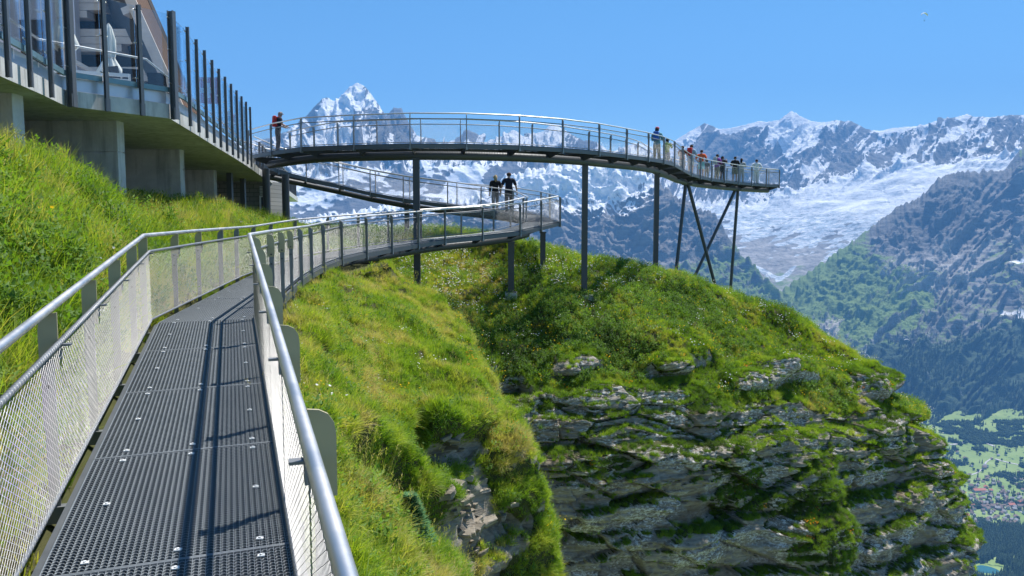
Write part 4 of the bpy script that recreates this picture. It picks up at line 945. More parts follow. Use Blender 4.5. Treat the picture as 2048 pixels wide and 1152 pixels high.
def sample(P, N, dens, rng):
    """random points on a grid sheet with dens (per m2, per vertex)"""
    a = P[:-1, :-1]; b = P[:-1, 1:]; c = P[1:, :-1]; d = P[1:, 1:]
    area = 0.5 * (np.linalg.norm(np.cross(b - a, c - a), axis=-1) + np.linalg.norm(np.cross(b - d, c - d), axis=-1))
    ex = (area * dens[:-1, :-1]).ravel(); cnt = rng.poisson(ex); idx = np.repeat(np.arange(len(ex)), cnt)
    i, j = idx // (P.shape[1] - 1), idx % (P.shape[1] - 1); s = rng.random((len(idx), 1)); t = rng.random((len(idx), 1))
    pt = (P[i, j] * (1 - s) + P[i + 1, j] * s) * (1 - t) + (P[i, j + 1] * (1 - s) + P[i + 1, j + 1] * s) * t
    return pt, N[i, j], i, j
def orient(n, up_mix, rng, jitter=0.25):
    z = n * (1 - up_mix) + np.array((0, 0, up_mix)) + rng.normal(size=n.shape) * jitter * 0.4; z /= np.linalg.norm(z, axis=1)[:, None]
    yaw = rng.uniform(-math.pi, math.pi, len(n))
    # euler XYZ that takes +Z to z after a yaw about its own axis
    rx = -np.arcsin(np.clip(z[:, 1], -1, 1)); ry = np.arctan2(z[:, 0], z[:, 2])
    out = np.zeros((len(n), 3))
    from mathutils import Euler
    for k in range(len(n)):
        q = Vector(z[k]).to_track_quat('Z', 'Y'); m = q.to_matrix() @ Matrix.Rotation(yaw[k], 3, 'Z'); out[k] = m.to_euler()
    return out
def visible(P, pad=90):
    q = pix(P); d = P[..., 1]
    return (d > 0.6) & (q[..., 0] > -pad) & (q[..., 0] < 2048 + pad) & (q[..., 1] > -pad) & (q[..., 1] < 1152 + pad)

acc = {}
def put(kind, pts, n, up, scl, tint, rng, jit=0.25):
    acc.setdefault(kind, []).append((pts, orient(n, up, rng, jit), scl, tint))

# ---- the bank on the left and the spur on the right of the walkway
dist = np.maximum(np.linalg.norm(BP, axis=-1), 2.0); vis = visible(BP, 160).astype(float)
clear = (1 - BU)
leftb = (BC < 5.0)
wnz = fbm(BP / 2.2 + 5, 4); wn2 = fbm(BP / 0.8 + 9, 3)
tone = 0.60 + 0.55 * wnz + 0.55 * wn2
base_d = np.clip(3400 / dist ** 1.35, 30, 230)
def from_bank(kind, dens, up, s_lo, s_hi, toff=0.0, tmul=1.0, jit=0.3):
    pts, n, i, j = sample(BP, BN, dens * vis * clear, RNG); k = len(pts)
    if k: put(kind, pts, n, up, RNG.uniform(s_lo, s_hi, k), np.clip(0.5 + (tone[i, j] - 0.5) * tmul + toff, 0, 1), RNG, jit)
right = (BC > 6.9); edge_near = ss(4.4, 4.9, BC) * (1 - ss(6.9, 7.4, BC))
lush = np.clip(0.5 + 1.6 * fbm(BP / 3.0 + 21, 3), 0, 1)
from_bank('grass', base_d * (BV > 0.4) * leftb * (1 - 0.45 * lush), 0.6, 0.8, 1.5, 0.10)
from_bank('tall', 0.30 * base_d * leftb * (BC > 1.6) * (1 - edge_near), 0.7, 0.7, 1.25, 0.12)
from_bank('leafy', 0.33 * base_d * leftb * lush * (BC < 4.7) * (BC > 1.4), 0.7, 0.6, 1.2, -0.05)
from_bank('herb', 0.30 * base_d * leftb * (BC < 4.85), 0.6, 0.8, 1.5, 0.0)
from_bank('grass', 0.9 * base_d * (BV > 0.4) * right, 0.45, 0.8, 1.35, 0.10)
from_bank('tuft', 0.42 * base_d * (BV > 0.45) * right * np.clip(0.5 + 2.2 * wn2, 0.1, 1.2), 0.35, 0.7, 1.25, 0.14)
from_bank('moss', 0.5 * base_d * (BV > 0.5) * right * (BC > 9), 0.2, 0.8, 1.6, 0.08)
from_bank('herb', 0.26 * base_d * (BV > 0.5) * right * lush, 0.5, 0.6, 1.2, -0.02)
from_bank('stalk', 0.10 * base_d * (BV > 0.5) * (BC > 1.8) * np.clip(0.4 + 2 * wn2, 0, 1), 0.8, 0.6, 1.15, 0.30)
from_bank('white', 0.22 * (right + 0.8 * leftb) * (BV > 0.5), 0.6, 0.45, 0.9)
from_bank('yellow', 0.25 * (BV > 0.5) * (dist > 4), 0.6, 0.7, 1.2)
from_bank('orange', 1.2 * right * (BV > 0.3) * (BC > 9.8) * (wn2 > 0.05), 0.6, 0.6, 1.0)

# ---- the hill
visH = visible(HP, 60).astype(float); hz = fbm(HP / 3.0 + 5, 4); h2 = fbm(HP / 0.9 + 2, 3); h3 = fbm(HP / 5.0 + 31, 3)
Huv = pix(HP)
yellowp = blob(Huv[..., 0], Huv[..., 1], 900, 545, 110, 60, 30, 0.8) + 0.5 * blob(Huv[..., 0], Huv[..., 1], 870, 600, 50, 30, 0, 0.6)
toneH = 0.52 + 0.60 * hz + 0.52 * h2 + 0.22 * yellowp - 0.12 * HR
def from_hill(kind, dens, up, s_lo, s_hi, toff=0.0, jit=0.3):
    pts, n, i, j = sample(HP, HN, dens * visH, RNG); k = len(pts)
    if k: put(kind, pts, n, up, RNG.uniform(s_lo, s_hi, k), np.clip(toneH[i, j] + toff, 0, 1), RNG, jit)
topm = (HR < 0.5); lushH = np.clip(0.5 + 1.8 * h3, 0, 1)
from_hill('grass', 80 * topm * (HV > 0.45) * (1 - 0.4 * lushH), 0.6, 0.8, 1.4, 0.08)
from_hill('tuft', 18 * topm * (HV > 0.45) * np.clip(0.4 + 2 * h2, 0, 1.2), 0.5, 0.7, 1.2, 0.02)
from_hill('herb', 46 * topm * (HV > 0.45) * lushH * (1 - 0.7 * np.clip(yellowp, 0, 1)), 0.6, 0.9, 1.7, -0.10)
from_hill('tall', 3.0 * topm * (HRp < 2.2) * (HV > 0.5), 0.7, 0.6, 1.0, 0.08)
from_hill('moss', 36 * (HR >= 0.2) * (HV > 0.62), 0.15, 0.8, 1.7, -0.02)
from_hill('tuft', 18 * (HR >= 0.3) * (HV > 0.68), 0.2, 0.6, 1.15, 0.02)
from_hill('grass', 16 * (HR >= 0.3) * (HV > 0.68), 0.3, 0.7, 1.2, 0.0)
from_hill('stalk', 3.0 * topm * (HV > 0.5), 0.8, 0.6, 1.0, 0.3)
from_hill('white', (0.35 + 5.0 * np.clip(yellowp + blob(Huv[..., 0], Huv[..., 1], 1150, 560, 110, 26, 5, 0.8), 0, 1)) * topm, 0.6, 0.9, 1.5)
from_hill('yellow', (0.9 + 1.6 * (h2 > 0.1)) * topm * (HRp > 1.4), 0.6, 0.9, 1.5)
from_hill('orange', 1.2 * (HR >= 0.3) * (HV > 0.7) * (h2 > 0.12), 0.5, 0.6, 1.1)
NAMES = {'grass': ('grass', 'short green and yellow grass covering the bank, spur and hill', 'grass'), 'tuft': ('grass_tufts', 'long drooping grass tufts on the spur and the cliff ledges', 'grass'),
         'tall': ('tall_grass', 'tall loose grass stalks on the bank below the terrace', 'grass'), 'moss': ('turf_cushions', 'low turf and moss cushions on the cliff ledges', 'moss'),
         'herb': ('herbs', 'low broad-leaved herbs growing among the hill grass', 'plants'), 'leafy': ('leafy_plants', 'knee-high leafy plants on the bank below the terrace', 'plants'),
         'stalk': ('seed_stalks', 'dry seed stalks standing above the grass', 'grass'),
         'white': ('white_flowers', 'small white flowers dotted over the grass', 'flowers'), 'yellow': ('yellow_flowers', 'small yellow flowers dotted over the grass', 'flowers'),
         'orange': ('orange_flowers', 'small orange flowers on the rocky turf edges', 'flowers')}
NPL = {}
for kind, lst in acc.items():
    P_, r_, s_, t_ = (np.concatenate([x[k] for x in lst]) for k in range(4)); NPL[kind] = len(P_)
    nm, lb, ct = NAMES[kind]; scatter_object(nm, kind, P_, r_, s_, t_, lb, ct)
print('PLANTS', NPL, sum(NPL.values()))
# ================================================================== terrace with glass screen, chalet on it
def glass_mat(name, tint, gl=1.0):
    t = NT(name); fr = t.n('ShaderNodeFresnel', {'IOR': 1.5}); tr = t.n('ShaderNodeBsdfTransparent', {'Color': tint}); g = t.n('ShaderNodeBsdfGlossy', {'Color': (0.9, 0.95, 1.0), 'Roughness': 0.02})
    M[name] = t.done(t.n('ShaderNodeMixShader', {0: t.math('MULTIPLY', fr.outputs[0], gl, clamp=True), 1: tr, 2: g}))
glass_mat('glass', (0.92, 0.96, 0.98, 1), 0.6)
def wood(name, a, b, sc=(1.0, 14.0, 14.0), rough=0.75):
    t = NT(name); v = t.map(t.obj(), sc); n = t.noise(2.2, 6, 0.65, v, 0.8); n2 = t.noise(0.9, 3, 0.6, t.obj())
    c = t.mix(n, a, b); c = t.mix(t.rng(n2, 0.4, 0.7, 0, 0.5), c, tuple(x * 0.55 for x in a)); M[name] = t.pbr(c, rough, 0, t.bump(n, 0.4, 0.02))
wood('weathered_timber', (0.46, 0.36, 0.30), (0.74, 0.63, 0.55)); wood('brown_timber', (0.07, 0.036, 0.02), (0.16, 0.08, 0.042)); wood('dark_and_shade_timber', (0.014, 0.012, 0.014), (0.03, 0.026, 0.028))
simple('plaster', (0.60, 0.53, 0.53), 0.9, 0, 0.08, 2.0); simple('white_paint', (0.70, 0.70, 0.69), 0.5, 0, 0.06); simple('canvas', (0.74, 0.70, 0.62), 0.9, 0, 0.08, 8)
simple('teal_frame', (0.16, 0.26, 0.30), 0.35, 0.3, 0.08); simple('flashing', (0.50, 0.53, 0.58), 0.35, 0.5, 0.05); simple('roof_slate', (0.06, 0.058, 0.06), 0.7, 0, 0.3, 9)
steel('post_steel', (0.12, 0.126, 0.135), 0.42, 0.3)
t = NT('block_masonry'); br = t.n('ShaderNodeTexBrick', {'Color1': (0.20, 0.20, 0.185, 1), 'Color2': (0.27, 0.265, 0.245, 1), 'Mortar': (0.10, 0.10, 0.095, 1), 'Scale': 1.0, 'Mortar Size': 0.012, 'Brick Width': 0.4, 'Row Height': 0.2}); t.put(br.inputs['Vector'], t.map(t.obj(), rot=(R(90), 0, 0))); M['blocks'] = t.pbr(br.outputs[0], 0.9, 0, t.bump(br.outputs['Fac'], -0.5, 0.02))

ZS = lambda y: float(np.interp(y, [0, 18, 30, 58], [2.10, 2.10, 1.92, 1.16]))    # underside of the slab along its edge
EDGE = [(-6.2, 3.5), (-6.6, 6.5), (-7.05, 9.5), (-7.6, 12.1), (-8.0, 13.8), (-8.4, 15.3), (-7.25, 17.2), (-7.90, 20.4), (-8.55, 23.6), (-9.2, 26.9), (-9.86, 30.1), (-10.5, 33.3)]
def slab(name, label, edge, xb, th, cat='terrace'):
    root = empty(name, (edge[0][0], edge[0][1], 0)); root.location = (0, 0, 0); tag(root, label, cat)
    b = MB(); bot = [(x, y, ZS(y)) for x, y in edge]; n = len(bot)
    back = [(xb, y, ZS(y)) for x, y in edge]
    for k in range(n - 1):
        A, B_, C, D = (np.array(p) for p in (bot[k], bot[k + 1], back[k], back[k + 1])); up = np.array((0, 0, th))
        b.hexa([C, A, D, B_, C + up, A + up, D + up, B_ + up])
    me = b.mesh('slab'); bm = bmesh.new(); bm.from_mesh(me); bmesh.ops.remove_doubles(bm, verts=bm.verts, dist=0.001); 
    seen = {}
    for f in list(bm.faces):
        k = tuple(sorted(v.index for v in f.verts)); seen.setdefault(k, []).append(f)
    bmesh.ops.delete(bm, geom=[f for fs in seen.values() if len(fs) > 1 for f in fs], context='FACES'); bmesh.ops.recalc_face_normals(bm, faces=bm.faces); bm.to_mesh(me); bm.free()
    link('slab', me, M['concrete'], root); return root
terrace = slab('terrace', 'concrete terrace slab with tall glass wind screen on the left, above the grassy bank', EDGE, -24, 0.30)
rear = slab('terrace', 'rear stretch of the concrete terrace beyond the walkway columns, with low railing', [(-10.52, 33.35), (-11.2, 37), (-12.4, 43), (-13.6, 49), (-15.4, 58)], -24, 0.28)
# drip edge and kick panel on top of the slab edge
b = MB()
for k in range(len(EDGE) - 1):
    p, q = (np.array((*EDGE[i], ZS(EDGE[i][1]) + 0.44)) for i in (k, k + 1)); o = np.array((-0.10, 0.05, 0)); b.bar(p + o, q + o, 0.03, 0.24)
b.build('kick_panel', M['flashing'], terrace)
pth = [np.array((*e, ZS(e[1]) + 0.30)) for e in EDGE]
b = MB(); b.tube([p + np.array((-0.5, 0.1, 0.95)) for p in pth], 0.022, 8); auto_smooth(b.build('handrail', M['stainless'], terrace), 50)
# posts (I-section) and panes
def ipost(h, w, name='screen_post'):
    b = MB(); b.box((0, w * 0.44, h / 2), (w, w * 0.14, h)); b.box((0, -w * 0.44, h / 2), (w, w * 0.14, h)); b.box((0, 0, h / 2), (w * 0.16, w * 0.76, h)); b.box((0, w * 0.4, 0.12), (w * 1.5, w * 0.10, 0.24)); return b.mesh(name)
pm_, pmc = ipost(2.2, 0.07), ipost(2.24, 0.125)
hb = MB()
for z in (0.75, 1.45, 2.10): hb.tube([(-0.09, -0.05, z), (0.09, -0.05, z)], 0.014, 6)
hold = hb.mesh('pane_holder')
Pe = [(-6.35, 4.9), (-6.6, 6.5), (-6.82, 8.0), (-7.05, 9.5), (-7.3, 10.8)] + [tuple(at(u, v, y)[:2]) for u, v, y in ((18, 158, 12.1), (62, 175, 13.0), (104, 195, 14.1), (145, 215, 15.3), (215, 222, 15.9), (285, 231, 16.55), (350, 240, 17.2))]
Cs = [tuple(at(u, v, y)[:2]) for u, v, y in ((375, 70, 18.4), (392.6, 90, 19.57), (409, 110, 20.74), (424, 127, 21.9), (437.5, 142, 23.07), (450, 156, 24.24), (462, 170, 25.4), (473, 182, 26.57), (483, 194, 27.74), (492, 204, 28.9), (500, 214, 30.1))]
allp = Pe + Cs
for k, (x, y) in enumerate(allp):
    a = np.array(allp[max(k - 1, 0)]); c = np.array(allp[min(k + 1, len(allp) - 1)]); d = c - a; rz = math.atan2(d[1], d[0])
    o = link('screen_post', pmc if k in (8, 11) else pm_, M['post_steel'], terrace); o.location = (x, y, ZS(y) - 0.02); o.rotation_euler = (0, 0, rz + math.pi)
    link('pane_holder', hold, M['stainless'], o)
nrm_in = np.array((-0.05, 0.02, 0))
for k in range(len(allp) - 1):
    p, q = (np.array((*allp[i], ZS(allp[i][1]))) for i in (k, k + 1)); d = unit(q - p); n = np.array((-d[1], d[0], 0)); off = n * 0.10
    b = MB(); z0, z1 = 0.66, 2.17
    P0, Q0 = p + d * 0.03 + off, q - d * 0.03 + off; b.bar((P0 + UPV * (z0 + z1) / 2), (Q0 + UPV * (z0 + z1) / 2), 0.012, z1 - z0); b.build('glass_pane', M['glass'], terrace)
    b = MB(); b.bar(P0 + UPV * 0.60, Q0 + UPV * 0.60, 0.05, 0.10); b.build('pane_sill', M['teal_frame'], terrace)
# concrete fin walls in lifts with a recessed joint
for (x, y, zt) in ((-8.45, 13.9, 2.1), (-8.55, 17.7, 2.1), (-9.8, 24.0, 2.0), (-11.7, 31.8, 1.88)):
    f = empty('fin_wall'); f.parent = terrace
    for z0, z1 in ((-1.6, 0.3), (0.32, 1.42), (1.44, zt + 0.02)):
        b = MB(); b.box((x - 3.2, y, (z0 + z1) / 2), (6.4, 0.32, z1 - z0)); o = b.build('concrete_lift', M['concrete'], f)
    b = MB(); b.box((x - 3.22, y, 0.3), (6.38, 0.27, 3.5)); b.build('joint', M['concrete'], f)
for (u, d) in ((460, 33.0), (486, 36.0)):
    p = at(u, 380, d); b = MB(); b.box((p[0], p[1], 0.3), (0.2, 0.2, 3.4)); b.build('steel_column', M['post_steel'], rear)
p0, p1 = at(440, 400, 38.0), at(536, 400, 38.0)
b = MB(); b.box(((p0[0] + p1[0]) / 2 - 3, 38.2, 0.2), (p1[0] - p0[0] + 6, 0.3, 3.6)); b.build('block_wall', M['blocks'], rear)
b = MB(); b.box((p1[0] - 0.25, 39.7, 0.1), (0.3, 2.7, 3.3)); b.build('block_wall', M['blocks'], rear)
b = MB(); px_ = at(527, 400, 38.0)[0]
for dx in (-0.14, 0.26): b.box((px_ + dx, 37.98, -0.1), (0.07, 0.1, 2.3))
b.box((px_ + 0.06, 37.99, 1.02), (0.46, 0.1, 0.07)); b.build('door_frame', M['white_paint'], rear)
b = MB(); b.box((px_ + 0.06, 38.02, -0.1), (0.33, 0.06, 2.2)); b.build('door', M['dark_and_shade_timber'], rear)
vg = empty('vent'); vg.parent = rear
for k in range(6):
    b = MB(); b.box((px_ + 0.06, 37.97, 1.12 + k * 0.07), (0.42, 0.05, 0.035)); b.build('slat', M['white_paint'], vg)
# low railing on the rear stretch
rp = [(-10.8 - 0.196 * s, 34.6 + 0.98 * s) for s in np.arange(0, 23.5, 1.25)]; rpm = ipost(1.45, 0.09)
for x, y in rp:
    o = link('screen_post', rpm, M['post_steel'], rear); o.location = (x, y, ZS(y)); o.rotation_euler = (0, 0, R(-79))
b = MB(); b.tube([(x, y, ZS(y) + 1.42) for x, y in rp], 0.03, 8); b.build('handrail', M['stainless'], rear)
for k in range(len(rp) - 1):
    b = MB(); p, q = (np.array((*rp[i], ZS(rp[i][1]) + 0.85)) for i in (k, k + 1)); b.bar(p + (-.06, 0, 0), q + (-.06, 0, 0), 0.012, 0.9); b.build('glass_pane', M['glass'], rear)

# ---- chalet: steep gable with stacked timber courses and deep roof overhang
chalet = empty('chalet'); tag(chalet, 'timber chalet with steep overhanging roof behind the terrace glass screen', 'building')
FZ = 2.42
def wp(u, v, y): return np.array(at(u, v, y))
y0 = 24.6
va, vb = wp(236, -60, 23.4), wp(353, 200, 23.4); dv = unit(vb - va); nrm_ = np.array((dv[2], 0, -dv[0])); nrm_ = nrm_ if nrm_[0] > 0 else -nrm_
top = va - dv * 4.0; low = vb + dv * 0.45; dep = np.array((-5.6, 6.6, 0))
b = MB(); b.prism([top, low, low + nrm_ * 0.10, top + nrm_ * 0.10], dep); ro = b.build('roof', M['roof_slate'], chalet)
b = MB(); e = np.array((0, -0.06, 0)); b.prism([top + e - nrm_ * 0.16, low + e - nrm_ * 0.16, low + e + nrm_ * 0.13, top + e + nrm_ * 0.13], (0, 0.05, 0)); b.build('verge_board', M['weathered_timber'], ro)
for k in range(9):                              # boarded soffit
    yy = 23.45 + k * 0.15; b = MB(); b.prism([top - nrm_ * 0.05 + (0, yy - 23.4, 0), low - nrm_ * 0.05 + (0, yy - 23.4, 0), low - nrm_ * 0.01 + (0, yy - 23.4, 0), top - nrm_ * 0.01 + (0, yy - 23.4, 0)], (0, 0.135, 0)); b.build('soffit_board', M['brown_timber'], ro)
for off in (1.2, 3.3, 5.4):
    c = low - dv * off - nrm_ * 0.24; b = MB(); b.box(c + (0, 0.75, 0), (0.2, 1.5, 0.3), (dv, (0, 1, 0), nrm_)); b.build('purlin', M['weathered_timber'], chalet)
# rear wall plane; shade under the roof put into its near-black colour
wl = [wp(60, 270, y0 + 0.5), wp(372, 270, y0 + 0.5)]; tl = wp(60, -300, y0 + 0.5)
b = MB(); b.prism([(wl[0][0], y0 + 0.5, FZ - 0.3), (low[0] - 0.1, y0 + 0.5, FZ - 0.3), (low[0] - 0.1, y0 + 0.5, low[2] - 0.15), (top[0] + 0.1, y0 + 0.5, top[2] - 0.3), (wl[0][0], y0 + 0.5, top[2] - 0.3)], (0, 0.3, 0)); b.build('wall', M['dark_and_shade_timber'], chalet)
def courses(v0, v1, ends, u0=60, n=3):
    za, zb = wp(100, v1, y0)[2], wp(100, v0, y0)[2]; h = (zb - za) / n
    for k in range(n):
        ue = ends[k]; xe = wp(ue, v0, y0)[0]; xs = wp(u0, v0, y0)[0]
        b = MB(); b.box(((xe + xs) / 2, y0 + 0.2, zb - (k + 0.5) * h), (xe - xs, 0.5, h * 0.94)); b.build('timber_course', M['weathered_timber'], chalet)
courses(-60, -12, (236, 226, 216)); courses(-8, 36, (205, 205, 174)); courses(58, 104, (268, 268, 243)); courses(134, 178, (302, 302, 277)); courses(205, 262, (330, 330, 330))
pw0, pw1 = wp(-60, 0, y0 - 0.2)[0], wp(152, 0, y0 - 0.2)[0]
b = MB(); b.box(((pw0 + pw1) / 2, y0 - 0.18, (FZ + 9.5) / 2), (pw1 - pw0, 0.26, 9.5 - FZ + 0.6)); b.build('plaster_wall', M['plaster'], chalet)
for (ua, ub, v_a, v_b) in ((40, 92, 40, 150), (110, 130, 60, 150)):
    a, c = wp(ua, v_a, y0 - 0.33), wp(ub, v_b, y0 - 0.33); wf = empty('window'); wf.parent = chalet
    b = MB(); b.box(((a[0] + c[0]) / 2, y0 - 0.33, (a[2] + c[2]) / 2), (c[0] - a[0], 0.08, a[2] - c[2])); b.build('frame', M['brown_timber'], wf)
    b = MB(); b.box(((a[0] + c[0]) / 2, y0 - 0.38, (a[2] + c[2]) / 2), (c[0] - a[0] - 0.12, 0.03, a[2] - c[2] - 0.12)); b.build('pane', M['glass'], wf)
# balcony beam that crosses below the gable
b = MB(); b.bar(wp(140, 118, 22.8), wp(214, 160, 23.6), 0.10, 0.10); b.build('stair_rail', M['weathered_timber'], chalet)

# ---- things on the terrace
def closed_parasol(p, label):
    r = empty('parasol', p); tag(r, label, 'parasol')
    b = MB(); b.tube([(0, 0, 0), (0, 0, 2.35)], 0.022, 8); b.build('pole', M['weathered_timber'], r)
    b = MB(); b.box((0, 0, 0.04), (0.5, 0.5, 0.08)); b.build('base', M['concrete'], r)
    V = []; F = []; n = 32; prof = [(0.95, 0.24), (1.0, 0.25), (1.25, 0.16), (1.45, 0.085), (1.5, 0.08), (1.6, 0.10), (1.95, 0.10), (2.25, 0.05), (2.36, 0.012)]
    for z, rad in prof:
        for j in range(n):
            a = 6.2832 * j / n; rr = rad * (1 + 0.30 * math.cos(8 * a) * (1 if rad > 0.03 else 0)); V.append((rr * math.cos(a), rr * math.sin(a), z + (0.05 * math.cos(8 * a) if z < 0.97 else 0)))
    for k in range(len(prof) - 1):
        for j in range(n): F.append((k * n + j, k * n + (j + 1) % n, (k + 1) * n + (j + 1) % n, (k + 1) * n + j))
    link('canopy', mesh_np('canopy', np.array(V), np.array(F), True), M['canvas'], r)
    b = MB(); b.tube([(0.092 * math.cos(a), 0.092 * math.sin(a), 1.48) for a in np.linspace(0, 6.283, 17)], 0.012, 6); b.build('tie_strap', M['weathered_timber'], r); return r
pu = wp(222, 165, 19.2); o = closed_parasol((pu[0], 19.2, FZ), 'closed cream parasol behind the glass in front of the chalet'); o.scale = (1.15, 1.15, 0.90)
pu = wp(131, 165, 17.0); o = closed_parasol((pu[0], 17.0, FZ), 'closed cream parasol behind the leftmost bend of the glass screen'); o.scale = (1.0, 1.0, 1.15)
def bench(p, rz, label):
    r = empty('bench', p, rz); tag(r, label, 'bench')
    for x in (-0.75, 0.75):
        b = MB(); b.tube([(x, -0.28, 0), (x, -0.28, 0.62), (x, 0.25, 0.62)], 0.022, 8); b.build('leg', M['white_paint'], r)
        b = MB(); b.tube([(x, 0.25, 0), (x, 0.28, 0.45), (x, 0.36, 0.92)], 0.022, 8); b.build('leg', M['white_paint'], r)
    for k in range(5): b = MB(); b.box((0, -0.25 + k * 0.11, 0.43), (1.5, 0.08, 0.025)); b.build('slat', M['white_paint'], r)
    for k in range(4): b = MB(); b.box((0, 0.285 + 0.022 * k, 0.56 + k * 0.11), (1.5, 0.025, 0.07)); b.build('slat', M['white_paint'], r)
    return r
pb = wp(182, 180, 17.3); bench((pb[0], 17.3, FZ - 0.30), R(205), 'white metal bench behind the glass beside the closed parasol')
def chair(p, rz, label):
    r = empty('chair', p, rz); tag(r, label, 'chair', 'dark terrace chairs')
    for x in (-0.2, 0.2):
        for y in (-0.2, 0.2): b = MB(); b.tube([(x, y, 0), (x * 0.95, y * 0.95, 0.45)], 0.014, 6); b.build('leg', M['post_steel'], r)
    b = MB(); b.box((0, 0, 0.46), (0.44, 0.44, 0.035)); b.build('seat', M['dark_and_shade_timber'], r)
    b = MB(); b.prism([(-0.22, 0.19, 0.5), (0.22, 0.19, 0.5), (0.2, 0.27, 0.92), (-0.2, 0.27, 0.92)], (0, 0.025, 0)); b.build('backrest', M['dark_and_shade_timber'], r); return r
for k, (u, y, a, lb) in enumerate(((243, 18.6, 160, 'dark chair nearest the parasol behind the glass'), (268, 18.9, 200, 'dark chair in the middle of the terrace chairs'), (322, 19.4, 185, 'dark chair at the corner post of the glass screen'))):
    chair((wp(u, 180, y)[0], y, FZ + 0.05), R(a), lb)
# ---- red flag with a white cross on a pole behind the glass
fl = wp(392, 180, 27.0); fr = empty('flag', (fl[0], 27.0, FZ)); tag(fr, 'red flag with white cross on a pole behind the glass screen', 'flag')
simple('flag_red', (0.62, 0.03, 0.035), 0.8, 0, 0.05); simple('flag_white', (0.78, 0.77, 0.75), 0.8, 0, 0.04)
zt = wp(392, 153, 27.0)[2] - FZ; zb = wp(392, 206, 27.0)[2] - FZ; s = zt - zb
b = MB(); b.tube([(0, 0, 0), (0, 0, zt + 0.08)], 0.018, 8); b.build('pole', M['galvanised'], fr)
def cloth(x0, x1, z0, z1, dy):
    nx = max(2, int((x1 - x0) / 0.04)); V = []; 
    for j in range(2):
        for i in range(nx + 1):
            x = x0 + (x1 - x0) * i / nx; V.append((x, 0.05 * math.sin(x * 7) + dy, (z0, z1)[j] - 0.06 * x))
    me = mesh_np('cloth', np.array(V), np.array([(i, i + 1, nx + 2 + i, nx + 1 + i) for i in range(nx)])); return me
link('cloth', cloth(0.02, 0.02 + s * 0.86, zb, zt, 0), M['flag_red'], fr)
cx, cz, a = 0.02 + s * 0.43, (zb + zt) / 2, s * 0.095
for dy in (-0.006, 0.006):
    link('cross', cloth(cx - a, cx + a, cz - 3 * a, cz + 3 * a, dy), M['flag_white'], fr); link('cross', cloth(cx - 3 * a, cx + 3 * a, cz - a, cz + a, dy * 1.6), M['flag_white'], fr)
# ================================================================== people
simple('skin', (0.52, 0.32, 0.24), 0.55, 0, 0.05)
def cloth_mat(key, col):
    k = 'cloth_' + key
    if k not in M: simple(k, col, 0.9, 0, 0.14, 14)
    return M[k]
CLO = dict(navy=(0.012, 0.014, 0.03), black=(0.014, 0.014, 0.016), blue=(0.03, 0.12, 0.42), tan=(0.33, 0.26, 0.17), lime=(0.28, 0.34, 0.06), grey=(0.20, 0.20, 0.21), lgrey=(0.42, 0.42, 0.42), wine=(0.22, 0.05, 0.05), red=(0.50, 0.04, 0.035),
           sky=(0.34, 0.47, 0.60), orange=(0.75, 0.13, 0.035), aqua=(0.25, 0.58, 0.58), white=(0.72, 0.72, 0.70), purple=(0.30, 0.09, 0.36), khaki=(0.24, 0.22, 0.16), dgrey=(0.06, 0.06, 0.065), pink=(0.65, 0.16, 0.22), teal=(0.10, 0.26, 0.30), brown=(0.06, 0.03, 0.015), darkhair=(0.012, 0.009, 0.008), blonde=(0.55, 0.40, 0.20), greyhair=(0.25, 0.24, 0.23))
for k_, v_ in CLO.items(): cloth_mat(k_, v_)
def skeleton(pose):
    J = dict(pelvis=(0, 0, .53), spine=(0, .002, .63), chest=(0, 0, .745), neck=(0, .0, .845), head0=(0, .012, .885), head1=(0, .016, .935), top=(0, .012, .968))
    st = pose.get('stride', 0.0); wide = pose.get('wide', 0.055)
    for s, nm in ((-1, 'l'), (1, 'r')):
        f = st * s
        J['hip' + nm] = (s * .052, 0, .505); J['knee' + nm] = (s * (wide + .004), .014 + f * .5, .285); J['ankle' + nm] = (s * (wide + .006), -.012 + f, .045); J['toe' + nm] = (s * (wide + .018), .078 + f, .018)
        J['sh' + nm] = (s * .112, -.004, .800)
        arm = pose.get('arm' + nm, pose.get('arms', 'down'))
        e, w, h = dict(down=((.142, -.02, .645), (.150, .035, .505), (.150, .055, .455)), rail=((.150, .05, .660), (.110, .19, .615), (.095, .23, .605)), camera=((.140, .10, .705), (.060, .20, .835), (.045, .205, .875)),
                       hips=((.19, -.05, .665), (.115, .03, .565), (.085, .055, .545)), hold=((.150, .06, .640), (.085, .17, .665), (.055, .195, .675)), side=((.17, -.01, .650), (.205, .05, .520), (.21, .07, .470)))[arm]
        for k, p in (('el', e), ('wr', w), ('ha', h)): J[k + nm] = (s * p[0], p[1], p[2])
    ln = pose.get('lean', 0.0)
    if ln:
        for k in J:
            x, y, z = J[k]
            if z > .53 or k.startswith(('el', 'wr', 'ha')): J[k] = (x, y + (z - .53) * ln, z - abs(z - .53) * ln * ln * .5)
    return J
RAD = dict(pelvis=(.088, .062), spine=(.078, .056), chest=(.098, .062), neck=(.031, .033), head0=(.042, .048), head1=(.050, .060), top=(.030, .036), hip=(.056, .058), knee=(.037, .040), ankle=(.025, .028), toe=(.024, .019), sh=(.042, .042), el=(.028, .028), wr=(.020, .018), ha=(.021, .013))
